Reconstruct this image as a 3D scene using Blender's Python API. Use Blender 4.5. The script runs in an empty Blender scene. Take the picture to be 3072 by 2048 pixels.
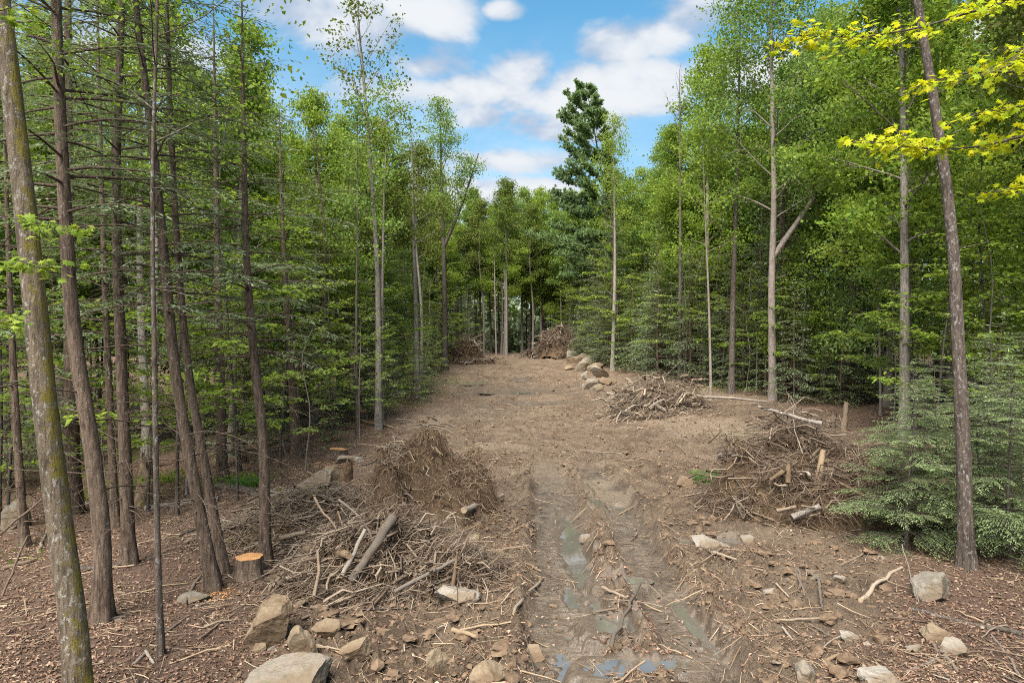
import bpy, math, random
import numpy as np
from mathutils import Vector, noise as mnoise
R_ = math.radians
SC = bpy.context.scene
COL = SC.collection
# ------------------------------------------------------------------ camera
F = 683.0; CAMH = 4.5; HOR = 333.0          # focal length and horizon row for a 1024-wide frame
cd = bpy.data.cameras.new('camera'); cam = bpy.data.objects.new('camera', cd); COL.objects.link(cam)
cd.sensor_width = 36; cd.lens = F/1024*36; cd.clip_start = .05; cd.clip_end = 3000
cam.location = (0, 0, CAMH); cam.rotation_euler = (R_(90)-math.atan(8/F), 0, 0)
SC.camera = cam
SC.render.engine = 'CYCLES'
cy = SC.cycles
cy.max_bounces = 8; cy.diffuse_bounces = 5; cy.glossy_bounces = 2; cy.transmission_bounces = 3; cy.transparent_max_bounces = 4
cy.use_denoising = False; cy.use_adaptive_sampling = True; cy.adaptive_threshold = .012
cy.sample_clamp_indirect = 4; cy.filter_width = 1.0
# ------------------------------------------------------------------ sky, sun, exposure
SUN_EL, SUN_AZ = 54, 204          # azimuth clockwise from +y (behind the camera, to the left)
EXPOSURE = 2.3
SKY_STRENGTH = 0.1
SC.view_settings.view_transform = 'Standard'; SC.view_settings.look = 'None'
SC.view_settings.exposure = EXPOSURE; SC.view_settings.gamma = 1
w = bpy.data.worlds.new('World'); SC.world = w; w.use_nodes = True
class NT:
    def __init__(s, tree): s.t = tree; s.n = tree.nodes; s.l = tree.links; s.n.clear()
    def add(s, kind, **kw):
        nd = s.n.new(kind)
        for k, v in kw.items():
            if k[0] == 'i' and k[1:].isdigit(): s.put(nd, int(k[1:]), v)
            elif k in nd.inputs.keys(): s.put(nd, k, v)
            else: setattr(nd, k, v)
        return nd
    def put(s, nd, key, v):
        if hasattr(v, 'outputs'): v = v.outputs[0]
        if isinstance(v, bpy.types.NodeSocket): s.l.new(v, nd.inputs[key])
        else: nd.inputs[key].default_value = v
    def math(s, op, a, b=0., c=None, clamp=False):
        nd = s.add('ShaderNodeMath', operation=op, use_clamp=clamp, i0=a, i1=b)
        if c is not None: s.put(nd, 2, c)
        return nd
    def vmath(s, op, a, b=None):
        nd = s.add('ShaderNodeVectorMath', operation=op, i0=a)
        if b is not None: s.put(nd, 1, b)
        return nd
    def noise(s, vec, scale, detail=4, rough=.55, dist=0.):
        return s.add('ShaderNodeTexNoise', Vector=vec, Scale=scale, Detail=detail, Roughness=rough, Distortion=dist)
    def mr(s, v, a, b, c=0., d=1., smooth=False):
        nd = s.add('ShaderNodeMapRange', i0=v, i1=a, i2=b, i3=c, i4=d)
        if smooth: nd.interpolation_type = 'SMOOTHSTEP'
        return nd
    def mix(s, f, a, b, blend='MIX'):
        nd = s.add('ShaderNodeMix', data_type='RGBA', blend_type=blend)
        for i, v in ((0, f), (6, a), (7, b)): s.put(nd, i, v if not isinstance(v, tuple) else (v+(1,))[:4])
        return nd.outputs[2]
    def ramp(s, f, stops):
        nd = s.add('ShaderNodeValToRGB', i0=f); e = nd.color_ramp.elements
        while len(e) < len(stops): e.new(.5)
        for q, (p, c) in zip(e, stops): q.position = p; q.color = (c+(1,))[:4]
        return nd
def dirpx(x, y):                   # view direction of a point of the 2352-wide photograph
    v = Vector(((x*.4354-512)/F, 1, (HOR-y*.4354)/F)); return v.normalized()
def build_sky():
    N = NT(w.node_tree)
    sky = N.add('ShaderNodeTexSky', sky_type='NISHITA', sun_disc=False, sun_elevation=R_(SUN_EL), sun_rotation=R_(SUN_AZ),
                air_density=1.0, dust_density=.25, ozone_density=3.0, altitude=300)
    tc = N.add('ShaderNodeTexCoord'); d = N.vmath('NORMALIZE', tc.outputs['Generated'])
    flat = N.vmath('MULTIPLY', d, (1, 1, 1.9))
    n1 = N.noise(flat, 5.5, 6, .56, .25); n2 = N.noise(flat, 2.0, 3, .5); n3 = N.noise(flat, 16, 3, .6)
    sep = N.add('ShaderNodeSeparateXYZ', i0=d)
    # cumulus heaps: centre, half width, half height
    heaps = [(690, 30, 190, 75), (860, 40, 150, 75), (1000, 35, 90, 55), (985, 150, 95, 45), (1150, 28, 40, 16), (1200, 175, 85, 55),
             (1330, 190, 90, 45), (1430, 175, 75, 42), (1500, 180, 75, 40), (1420, 110, 90, 40), (1530, 80, 100, 45), (1600, 40, 110, 60),
             (1110, 265, 80, 38), (1215, 280, 75, 36), (1060, 215, 240, 45), (1300, 235, 260, 40), (1180, 370, 200, 42), (1260, 300, 160, 36), (1150, 440, 330, 45),
             (1800, 150, 200, 80), (300, 120, 260, 90), (2150, 90, 260, 90)]
    best = None
    for (x, y, rx, ry) in heaps:
        c = dirpx(x, y); k = .4354/F
        df = N.vmath('SUBTRACT', d, tuple(c))
        s = N.vmath('MULTIPLY', df, (1/(rx*k), 1/(rx*k), 1/(ry*k)))
        ln = N.vmath('LENGTH', s).outputs['Value']
        v = N.math('SUBTRACT', 1.0, ln)
        best = v if best is None else N.math('MAXIMUM', best, v)
    gen = N.mr(n2, .42, .64, -.75, .75)                         # clouds of the rest of the sky
    front = N.mr(sep.outputs['Y'], .72, .86, 0, 1)
    bestv = N.math('MAXIMUM', best, -1.2)
    gen2 = N.math('SUBTRACT', gen, N.math('MULTIPLY', front, .9))
    both = N.math('MAXIMUM', bestv, gen2)
    nz = N.math('MULTIPLY', N.math('SUBTRACT', n1, .5), 3.1)
    nz2 = N.math('MULTIPLY', N.math('SUBTRACT', n3, .5), .55)
    dens = N.math('ADD', N.math('ADD', both, nz), nz2)
    mask = N.mr(dens, -.28, .55, 0, 1, True)
    # thin veil between the heaps towards the horizon
    low = N.mr(sep.outputs['Z'], .12, .42, .8, 0)
    veil = N.math('MULTIPLY', low, N.mr(n2, .30, .55, .6, 1))
    mask = N.math('MAXIMUM', mask, veil)
    up = N.noise(N.vmath('ADD', flat, (0, 0, .07)), 5.5, 4, .56, .25)
    shade = N.mr(N.math('SUBTRACT', n1, up), -.14, .10, 0, 1, True)
    thick = N.mr(dens, .1, 1.0, 0, 1, True)
    shade = N.math('ADD', N.math('MULTIPLY', shade, .65), N.math('MULTIPLY', thick, .35), clamp=True)
    ccol = N.mix(shade, (.090, .114, .150), (.178, .185, .193))
    hs = N.add('ShaderNodeHueSaturation', Color=sky, Hue=.488, Saturation=1.16, Value=1.0)
    bl = N.vmath('MULTIPLY', hs, (SKY_STRENGTH*.43, SKY_STRENGTH*.49, SKY_STRENGTH*.45))
    fin = N.mix(mask, bl.outputs[0], ccol)
    bg = N.add('ShaderNodeBackground', Color=fin, Strength=1.0)
    N.add('ShaderNodeOutputWorld', Surface=bg)
    w.cycles.sampling_method = 'NONE'
build_sky()
sl = bpy.data.lights.new('sun', 'SUN'); sl.energy = 2.7; sl.angle = R_(45); sl.color = (1, .95, .86)
sun = bpy.data.objects.new('sun', sl); COL.objects.link(sun)
sdir = Vector((math.sin(R_(SUN_AZ))*math.cos(R_(SUN_EL)), math.cos(R_(SUN_AZ))*math.cos(R_(SUN_EL)), math.sin(R_(SUN_EL))))
sun.rotation_euler = sdir.to_track_quat('Z', 'Y').to_euler(); sun.location = (-30, -40, 60)

# ------------------------------------------------------------------ numeric helpers
def hash2(ix, iy, seed):
    h = (ix.astype(np.int64)*374761393 + iy.astype(np.int64)*668265263 + seed*1274126177) & 0xffffffff
    h = ((h ^ (h >> 13))*1274126177) & 0xffffffff
    return ((h ^ (h >> 16)) & 0xffffff)/float(0xffffff)
def vn(x, y, seed=0):
    x = np.asarray(x, float); y = np.asarray(y, float)
    ix = np.floor(x); iy = np.floor(y); fx = x-ix; fy = y-iy
    fx = fx*fx*fx*(fx*(fx*6-15)+10); fy = fy*fy*fy*(fy*(fy*6-15)+10)
    a = hash2(ix, iy, seed); b = hash2(ix+1, iy, seed); c = hash2(ix, iy+1, seed); d = hash2(ix+1, iy+1, seed)
    return (a*(1-fx)+b*fx)*(1-fy)+(c*(1-fx)+d*fx)*fy
def fbm(x, y, seed=0, o=4):
    s = 0; a = .5; t = 0; x = np.asarray(x, float); y = np.asarray(y, float)
    for i in range(o):
        s = s+a*vn(x*.8-y*.6, x*.6+y*.8, seed+i*17); t += a; a *= .5; x = x*2.03+7.1; y = y*2.03-3.7
    return s/t
def sm(a, b, x):
    t = np.clip((np.asarray(x, float)-a)/(b-a), 0, 1); return t*t*(3-2*t)
def nrm(v):
    v = np.asarray(v, float); return v/np.maximum(np.linalg.norm(v, axis=-1, keepdims=True), 1e-9)

def xl(y): return np.interp(y, [0, 8.8, 14.5, 20, 30, 45, 60, 75, 85], [-3.0, -3.6, -4.8, -5.6, -5.6, -5.6, -5.8, -5.2, -4.5])
def xr(y): return np.interp(y, [0, 8.8, 13, 20, 30, 36, 48, 60, 72, 85], [4.2, 4.6, 7.2, 11, 14.5, 14.5, 11.5, 8.6, 6.5, 5.5])
def clearing(x, y):                # 1 in the cleared strip, 0 under the trees
    j = (fbm(x*.35, y*.35, 5, 3)-.5)*3.0
    return sm(-1.2, 1.2, x-xl(y)+j)*sm(-1.2, 1.2, xr(y)-x+j)*(1-sm(80, 88, y))
def macro(x, y):
    z = 1.9*sm(34, 80, y)-2.2*sm(84, 140, y)
    z = z+.75*sm(4, 13, x)*sm(15, 38, y)*(1-sm(60, 85, y))
    z = z-.75*sm(5, 17, -np.asarray(x))*(1-sm(42, 72, y))
    z = z+(fbm(np.asarray(x)*.11+3, np.asarray(y)*.11, 1, 3)-.5)*.55*sm(9, 24, y)
    z = z+(fbm(np.asarray(x)*.45, np.asarray(y)*.45, 2, 3)-.5)*.16
    return z
def ground(px, py):                # the point of the terrain seen at a pixel of the 2352-wide photograph
    dx = (px*.4354-512)/F; dz = (HOR-py*.4354)/F
    ys = np.geomspace(4, 140, 1400)
    below = (CAMH+dz*ys) < macro(dx*ys, ys)
    i = int(np.argmax(below)) if below.any() else 1399
    y = ys[i]; return np.array([dx*y, y, float(macro(dx*y, y))])
def atd(px, py, y):                # the point seen at a pixel, y metres ahead
    return np.array([(px*.4354-512)/F*y, y, CAMH+(HOR-py*.4354)/F*y])
def gz(x, y): return float(full(np.array([x]), np.array([y]))[0])

# tracks and puddles (metres)
TRL = lambda y: np.interp(y, [4, 9, 14, 18, 24], [.70, .80, 1.0, 1.2, 1.25])
TRR = lambda y: np.interp(y, [4, 9, 14, 18, 24], [2.45, 2.55, 2.65, 2.75, 2.6])
PUD = []
for (px, py, rx, ry, rot) in [(1322, 1260, .22, 2.9, 0), (1350, 1115, .15, .7, .1), (1335, 1450, .16, .5, 0), (1378, 1400, .11, .45, 0), (1430, 1346, .36, .17, 0), (1592, 1418, .13, .95, .10),
        (1312, 1545, .15, .55, .1), (1465, 1545, .5, .22, .1), (1420, 1450, .32, .3, .2), (1365, 1160, .14, .5, .1), (1405, 1155, .30, .22, 0),
        (1635, 1248, .55, .32, .15), (1200, 900, 2.0, 1.1, .1), (1195, 872, .6, 1.6, 0), (1080, 880, 1.2, .9, 0), (1340, 886, .8, .6, 0), (1000, 880, .8, .8, 0),
        (1110, 905, .9, .6, .3), (1240, 925, 1.4, .6, 0), (1310, 1360, .12, .4, 0)]:
    g = ground(px, py); PUD.append((g[0], g[1], rx, ry, rot, None))
def micro(x, y):
    c = clearing(x, y)
    far = 1-.5*sm(25, 60, y)
    m = (fbm(x*2.1, y*2.1, 11, 4)-.5)*.27*c+(fbm(x*1.6, y*1.6, 12, 3)-.5)*.09
    r = 1-np.abs(fbm(x*4.6, y*4.6, 13, 5)-.5)*3.2; rough_ = 1+1.3*np.exp(-((x+1.6)/1.7)**2)*(1-sm(11.5, 14.5, y))+.6*np.exp(-((x-4.6)/1.5)**2)*(1-sm(12, 20, y))
    m = m+(r-.6)*.10*c*rough_+(fbm(x*13, y*13, 14, 3)-.5)*.075*(.35+.65*c)*rough_
    return m
def track(x, y):
    e = (fbm(x*1.3, y*1.3, 31, 3)-.5)*.30
    end = (1-sm(21, 25, y))
    a = np.abs(x-TRL(y)+e*.6)/.62; b = np.abs(x-TRR(y)+e*.6)/.50
    return np.maximum(1-sm(.72, 1.08, a), 1-sm(.72, 1.08, b))*end, np.minimum(a, b)
def base_h(x, y):
    z = macro(x, y)+micro(x, y)
    t, q = track(x, y)
    lug = 1.7*np.sin(y*2*np.pi/.24+(fbm(x*2, y*2, 33, 2)-.5)*5+np.abs(x-TRL(y))*3)*.016
    tr = macro(x, y)-.115+lug+(fbm(x*4, y*4, 34, 4)-.5)*.07
    z = z*(1-t)+tr*t
    berm = np.exp(-((q-1.28)/.2)**2)*(1-sm(21, 25, y))*(.08+.20*fbm(x*2, y*2, 35, 3))
    return z+berm*(q > .9)
for i_, p_ in enumerate(PUD):
    a_ = np.linspace(0, 6.28, 24); X_ = p_[0]+np.cos(a_)*p_[2]*.6; Y_ = p_[1]+np.sin(a_)*p_[3]*.6
    PUD[i_] = p_[:5]+(float(np.mean(base_h(X_, Y_)))-.025,)
def full(x, y):
    z = base_h(x, y)
    for (cx, cy_, rx, ry, rot, lv) in PUD:
        b_ = 3.2*max(rx, ry); sel = (np.abs(x-cx) < 3.2*rx+.6*ry+.2) & (np.abs(y-cy_) < 3.2*ry+.6*rx+.2)
        if not sel.any(): continue
        X0, Y0, Z0 = x, y, z; x, y, z = x[sel], y[sel], z[sel]
        dx, dy = x-cx, y-cy_; c, s = math.cos(rot), math.sin(rot)
        n = (fbm(x*1.1/min(rx, 1.), y*1.1/min(rx, 1.), 41, 3)-.5)*1.3
        d = np.sqrt(((dx*c+dy*s)/rx)**2+((-dx*s+dy*c)/ry)**2)+n
        wgt = 1-sm(.75, 1.5, d)
        bed = lv-.035+(fbm(x*6, y*6, 42, 3)-.5)*(.035 if rx < .5 else .10)
        rim = (1-sm(1.7, 2.4, d))*np.maximum(0, lv+.012-z); z = (z+rim)*(1-wgt)+bed*wgt
        Z0[sel] = z; x, y, z = X0, Y0, Z0
    return z

# ------------------------------------------------------------------ mesh helpers
def mk(name, V, F4=None, F3=None, tint=None, smooth=False, mats=(), midx=None, extra=None):
    me = bpy.data.meshes.new(name); V = np.ascontiguousarray(V, dtype=np.float32).reshape(-1, 3)
    loops = []; tot = []
    if F4 is not None and len(F4): loops.append(np.asarray(F4).reshape(-1)); tot.append(np.full(len(F4), 4))
    if F3 is not None and len(F3): loops.append(np.asarray(F3).reshape(-1)); tot.append(np.full(len(F3), 3))
    lo = np.concatenate(loops).astype(np.int32); tt = np.concatenate(tot); st = np.concatenate([[0], np.cumsum(tt)[:-1]]).astype(np.int32)
    me.vertices.add(len(V)); me.vertices.foreach_set('co', V.ravel())
    me.loops.add(len(lo)); me.loops.foreach_set('vertex_index', lo)
    me.polygons.add(len(st)); me.polygons.foreach_set('loop_start', st)
    if midx is not None: me.polygons.foreach_set('material_index', np.asarray(midx, np.int32))
    me.update(calc_edges=True)
    me.polygons.foreach_set('use_smooth', np.full(len(st), bool(smooth)))
    ex = dict(extra or {})
    if tint is not None: ex['tint'] = tint
    for k, v in ex.items():
        a = me.attributes.new(k, 'FLOAT', 'POINT'); a.data.foreach_set('value', np.ascontiguousarray(v, dtype=np.float32))
    for m in (mats if isinstance(mats, (list, tuple)) else [mats]): me.materials.append(m)
    return me
def tubes(P, Rr, sides=5, tint=None, caps=False):
    """P (N,K,3), Rr (N,K) -> verts, quads, tris, tint per vertex"""
    P = np.asarray(P, float); Rr = np.asarray(Rr, float); Nn, K, _ = P.shape
    T = nrm(np.gradient(P, axis=1)); md = np.abs(nrm(P[:, -1]-P[:, 0]))
    ref = np.where(md[:, 2:3] > .75, np.array([[1., .13, 0]]), np.array([[.05, .08, 1.]]))[:, None, :]
    A = nrm(np.cross(T, np.broadcast_to(ref, T.shape))); B = np.cross(T, A)
    th = np.arange(sides)*2*np.pi/sides
    V = P[:, :, None, :]+Rr[:, :, None, None]*(np.cos(th)[:, None]*A[:, :, None, :]+np.sin(th)[:, None]*B[:, :, None, :])
    idx = np.arange(Nn*K*sides).reshape(Nn, K, sides)
    a = idx[:, :-1]; b = np.roll(a, -1, axis=2); d = idx[:, 1:]; c = np.roll(d, -1, axis=2)
    Q = np.stack([a, b, c, d], -1).reshape(-1, 4)
    V = V.reshape(-1, 3); tv = np.repeat(tint if tint is not None else np.zeros(Nn), K*sides); tri = np.zeros((0, 3), int)
    if caps:
        n0 = len(V); Vr = V.reshape(Nn, K, sides, 3); V = np.concatenate([V, P[:, 0], P[:, -1], Vr[:, 0].reshape(-1, 3), Vr[:, -1].reshape(-1, 3)]); tr = []
        i0 = np.arange(Nn)+n0; i1 = i0+Nn
        r0 = np.arange(Nn*sides).reshape(Nn, sides)+n0+2*Nn; r1 = r0+Nn*sides
        tr.append(np.stack([np.roll(r0, -1, 1), r0, np.repeat(i0[:, None], sides, 1)], -1).reshape(-1, 3))
        tr.append(np.stack([r1, np.roll(r1, -1, 1), np.repeat(i1[:, None], sides, 1)], -1).reshape(-1, 3))
        tri = np.concatenate(tr); t0 = tint if tint is not None else np.zeros(Nn); tv = np.concatenate([tv, t0, t0, np.repeat(t0, sides), np.repeat(t0, sides)])
    return V, Q, tri, tv
def leaves(C, u, n, s, wd, fold=.12, tint=None):
    """rhombic leaves with a slight fold: centres, axis, normal, length, width ratio"""
    C = np.asarray(C, float); u = nrm(u); v = nrm(np.cross(n, u)); n = np.cross(u, v); s = np.asarray(s, float)[:, None]
    wd = np.asarray(wd, float).reshape(-1, 1)*np.ones_like(s)
    V = np.stack([C-u*s*.5, C+v*s*wd*.5-u*s*.04+n*s*fold, C+u*s*.5-n*s*fold*.7, C-v*s*wd*.5-u*s*.04+n*s*fold], 1).reshape(-1, 3)
    Q = np.arange(len(C)*4).reshape(-1, 4)
    return V, Q, np.repeat(tint, 4) if tint is not None else None
def join(parts):
    V = []; Q = []; T3 = []; tt = []; o = 0
    for (v, q, t3, t) in parts:
        V.append(v); Q.append(np.asarray(q).reshape(-1, 4)+o); T3.append(np.asarray(t3).reshape(-1, 3)+o); tt.append(t); o += len(v)
    return np.concatenate(V), np.concatenate(Q), np.concatenate(T3), np.concatenate(tt)
def ob(name, me, parent=None, loc=(0, 0, 0), rot=(0, 0, 0), scale=(1, 1, 1)):
    o = bpy.data.objects.new(name, me); COL.objects.link(o); o.location = loc; o.rotation_euler = rot; o.scale = scale
    if parent: o.parent = parent
    return o
def tag(o, label=None, cat=None, group=None, kind=None):
    if label: o['label'] = label
    if cat: o['category'] = cat
    if group: o['group'] = group
    if kind: o['kind'] = kind
    return o
def resample(p, K):
    p = np.asarray(p, float); s = np.concatenate([[0], np.cumsum(np.linalg.norm(np.diff(p, axis=0), axis=1))])
    t = np.linspace(0, s[-1], K)
    # smooth a little with a Catmull-Rom-like cubic through the points
    if len(p) > 2:
        m = np.gradient(p, s, axis=0); i = np.clip(np.searchsorted(s, t, 'right')-1, 0, len(s)-2); h = (s[i+1]-s[i]); x = ((t-s[i])/h)[:, None]; h = h[:, None]
        return (2*x**3-3*x**2+1)*p[i]+(x**3-2*x**2+x)*h*m[i]+(-2*x**3+3*x**2)*p[i+1]+(x**3-x**2)*h*m[i+1]
    return np.stack([np.interp(t, s, p[:, k]) for k in range(3)], 1)
def curve(rng, p, d, L, K, up=0., wig=.08):
    pts = [np.array(p, float)]; d = np.array(d, float); d /= np.linalg.norm(d)
    for i in range(K-1):
        d = d+np.array([0, 0, up])+rng.normal(0, wig, 3); d /= np.linalg.norm(d); pts.append(pts[-1]+d*L/(K-1))
    return np.array(pts)

# ------------------------------------------------------------------ materials
def mat(name, build, bump=None):
    m = bpy.data.materials.new(name); m.use_nodes = True; N = NT(m.node_tree)
    out = build(N); N.add('ShaderNodeOutputMaterial', Surface=out); return m
def attr(N, name): return N.add('ShaderNodeAttribute', attribute_name=name).outputs['Fac']
def orand(N): return N.add('ShaderNodeObjectInfo').outputs['Random']
def pos(N): return N.add('ShaderNodeTexCoord').outputs['Object']
def wpos(N): return N.add('ShaderNodeNewGeometry').outputs['Position']
def bsdf(N, col, rough=.8, h=None, strength=.5, dist=.02, spec=.3):
    b = N.add('ShaderNodeBsdfPrincipled', **{'Base Color': col, 'Roughness': rough, 'Specular IOR Level': spec})
    if h is not None:
        bp = N.add('ShaderNodeBump', Strength=strength, Distance=dist, Height=h); N.put(b, 'Normal', bp)
    return b
def leaf_mat(name, a, b, c, trans=.4, rough=.6, spec=.14):
    def f(N):
        t = N.math('ADD', N.math('MULTIPLY', attr(N, 'tint'), .75), N.math('MULTIPLY', orand(N), .25))
        col = N.ramp(t, [(.05, a), (.5, b), (.95, c)]).outputs[0]
        p = bsdf(N, col, rough, spec=spec)
        tr = N.add('ShaderNodeBsdfTranslucent', Color=N.mix(.5, col, N.vmath('MULTIPLY', col, (1.5, 1.35, .6)).outputs[0]))
        return N.add('ShaderNodeMixShader', i0=trans, i1=p, i2=tr)
    return mat(name, f)
def bark_mat(name, a, b, lichen=0., moss=0., ridge=1., lc=(.34, .33, .29), mc=(.13, .11, .02)):
    def f(N):
        p = pos(N); st = N.vmath('MULTIPLY', p, (1, 1, .16))
        r = N.noise(st, 22, 5, .65, .6); big = N.noise(p, 2.3, 4, .6); fine = N.noise(p, 60, 3, .6)
        k = N.mr(r, .40, .62)
        col = N.mix(k.outputs[0], a, b)
        col = N.mix(N.mr(big, .35, .7, 0, .45), col, tuple(np.clip(np.array(b)*1.25, 0, 1)))
        col = N.mix(N.math('MULTIPLY', orand(N), .35), col, tuple(np.array(a)*.9))
        if lichen:
            l = N.noise(N.vmath('MULTIPLY', p, (1, 1, .7)), 17, 8, .78); lm = N.mr(l, .60-.14*lichen, .66-.11*lichen)
            col = N.mix(N.math('MULTIPLY', lm, .85), col, N.mix(fine, tuple(np.array(lc)*.75), lc))
        if moss:
            g = N.add('ShaderNodeNewGeometry'); sx = N.add('ShaderNodeSeparateXYZ', i0=g.outputs['Normal']).outputs[0]
            side = N.mr(N.math('ADD', N.math('MULTIPLY', sx, .55), N.math('MULTIPLY', N.math('SUBTRACT', N.noise(p, 5.0, 8, .75), .5), 3.6)), .62-moss*.35, .95-moss*.3)
            col = N.mix(N.math('MULTIPLY', side, .85), col, N.mix(fine, tuple(np.array(mc)*.6), tuple(np.array(mc)*1.3)))
        h = N.math('ADD', N.math('MULTIPLY', r, 1.0), N.math('MULTIPLY', fine, .3))
        return bsdf(N, col, .9, h, .9*ridge, .04, .15)
    return mat(name, f)
def wood_mat(name, a, b, c):
    def f(N):
        p = pos(N); n = N.noise(p, 6, 5, .6); n2 = N.noise(p, 45, 4, .65)
        t = N.math('ADD', N.math('MULTIPLY', attr(N, 'tint'), .6), N.math('MULTIPLY', n, .4))
        t = N.math('ADD', t, N.math('MULTIPLY', N.math('SUBTRACT', orand(N), .5), .3))
        col = N.ramp(t, [(.1, a), (.5, b), (.9, c)]).outputs[0]
        col = N.mix(N.mr(n2, .4, .7, 0, .5), col, tuple(np.array(a)*.8))
        return bsdf(N, col, .85, n2, .5, .01, .2)
    return mat(name, f)
def rock_mat(name, a, b, dirt, lich=.0):
    def f(N):
        p = pos(N); n = N.noise(p, 3.1, 8, .65, .3); n2 = N.noise(p, 26, 5, .7); n3 = N.noise(p, 1.4, 5, .6)
        col = N.mix(N.mr(n, .3, .7), a, b)
        col = N.mix(N.mr(n2, .35, .75, 0, .55), col, tuple(np.array(a)*.55))
        col = N.mix(N.mr(n3, .44, .56, 0, .85), col, dirt)
        if lich: col = N.mix(N.mr(N.noise(p, 7, 6, .7), .56, .62, 0, lich), col, (.09, .10, .05))
        col = N.mix(N.math('MULTIPLY', orand(N), .3), col, dirt)
        h = N.math('ADD', N.math('MULTIPLY', n, 1.), N.math('MULTIPLY', n2, .35))
        return bsdf(N, col, .85, h, .7, .06, .25)
    return mat(name, f)
M = {}
M['maple'] = leaf_mat('maple leaves', (.070, .130, .030), (.145, .230, .052), (.250, .325, .085), .48)
M['maple_light'] = leaf_mat('light maple leaves', (.100, .172, .024), (.185, .270, .038), (.300, .360, .066), .5)
M['maple_gold'] = leaf_mat('young golden maple leaves', (.26, .35, .012), (.42, .46, .016), (.56, .50, .03), .5)
M['maple_red'] = leaf_mat('opening maple leaves', (.08, .12, .022), (.12, .165, .03), (.17, .16, .05), .35)
M['beech'] = leaf_mat('beech leaves', (.10, .165, .028), (.165, .24, .042), (.25, .31, .075), .45)
M['hemlock'] = leaf_mat('hemlock needles', (.068, .105, .048), (.150, .198, .102), (.270, .310, .200), .3, .55, .3)
M['hemlock_young'] = leaf_mat('young hemlock needles', (.090, .145, .055), (.175, .245, .098), (.290, .350, .165), .42, .55, .3)
M['pine'] = leaf_mat('pine needles', (.080, .140, .055), (.165, .245, .095), (.26, .34, .15), .4, .5, .3)
M['grass'] = leaf_mat('grass blades', (.05, .13, .02), (.10, .22, .04), (.17, .28, .07), .4)
M['bark_hemlock'] = bark_mat('hemlock bark', (.040, .027, .020), (.165, .117, .085), .10, .0, 1.0)
M['bark_moss'] = bark_mat('mossy lichened bark', (.045, .034, .024), (.155, .118, .082), .42, .95, .9, (.36, .34, .30), (.15, .12, .018))
M['bark_maple'] = bark_mat('grey maple bark', (.085, .070, .058), (.25, .215, .185), .45, .0, .7)
M['bark_pale'] = bark_mat('pale maple bark', (.115, .088, .073), (.26, .213, .186), .5, .0, .5, (.33, .31, .285))
M['bark_dark'] = bark_mat('dark trunk bark', (.03, .026, .022), (.115, .092, .075), .12, .0, .8)
M['bark_lichen'] = bark_mat('lichen-spotted bark', (.034, .026, .021), (.135, .102, .082), .40, .12, .8, (.30, .29, .27))
M['deadwood'] = wood_mat('dead twigs', (.070, .048, .034), (.180, .130, .092), (.36, .285, .210))
M['root'] = wood_mat('root fibres', (.040, .025, .015), (.130, .082, .050), (.29, .20, .125))
M['splinter'] = wood_mat('split wood', (.10, .066, .040), (.205, .142, .088), (.37, .275, .180))
M['greywood'] = wood_mat('weathered grey wood', (.080, .064, .050), (.175, .143, .115), (.31, .268, .222))
M['bits'] = wood_mat('twig bits', (.045, .028, .018), (.190, .128, .082), (.42, .315, .215))
M['rock_tan'] = rock_mat('tan granite', (.175, .127, .080), (.280, .220, .150), (.115, .076, .045))
M['rock_grey'] = rock_mat('grey granite', (.165, .142, .116), (.295, .262, .222), (.13, .092, .058), .6)
M['rock_pale'] = rock_mat('pale granite', (.225, .196, .162), (.37, .335, .292), (.15, .108, .070))
def litter_m(N):
    t = N.math('ADD', N.math('MULTIPLY', attr(N, 'tint'), .8), N.math('MULTIPLY', N.noise(wpos(N), 1.1, 3), .2))
    col = N.ramp(t, [(.1, (.055, .028, .017)), (.4, (.150, .085, .055)), (.7, (.225, .140, .096)), (.95, (.34, .245, .175))]).outputs[0]
    return bsdf(N, col, .75, spec=.25)
M['litter'] = mat('fallen leaves', litter_m)
def cut_m(N):
    p = pos(N); l = N.vmath('LENGTH', N.vmath('MULTIPLY', p, (1, 1, 0))).outputs['Value']
    n = N.noise(p, 5, 4, .6)
    ring = N.math('SINE', N.math('ADD', N.math('MULTIPLY', l, 190), N.math('MULTIPLY', n, 7)))
    col = N.mix(N.mr(ring, -1, 1), (.40, .19, .075), (.54, .30, .13))
    col = N.mix(N.mr(n, .45, .7, 0, .7), col, (.34, .15, .055))
    return bsdf(N, col, .8, ring, .25, .004)
M['cut'] = mat('fresh cut wood', cut_m)
def water_m(N):
    n = N.noise(wpos(N), 9, 3, .5)
    b = N.add('ShaderNodeBump', Strength=.05, Distance=.01, Height=n)
    p = N.add('ShaderNodeBsdfPrincipled', **{'Base Color': (.10, .090, .075, 1), 'Roughness': .03, 'IOR': 2.4, 'Normal': b})
    return p
M['water'] = mat('muddy water', water_m)
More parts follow.
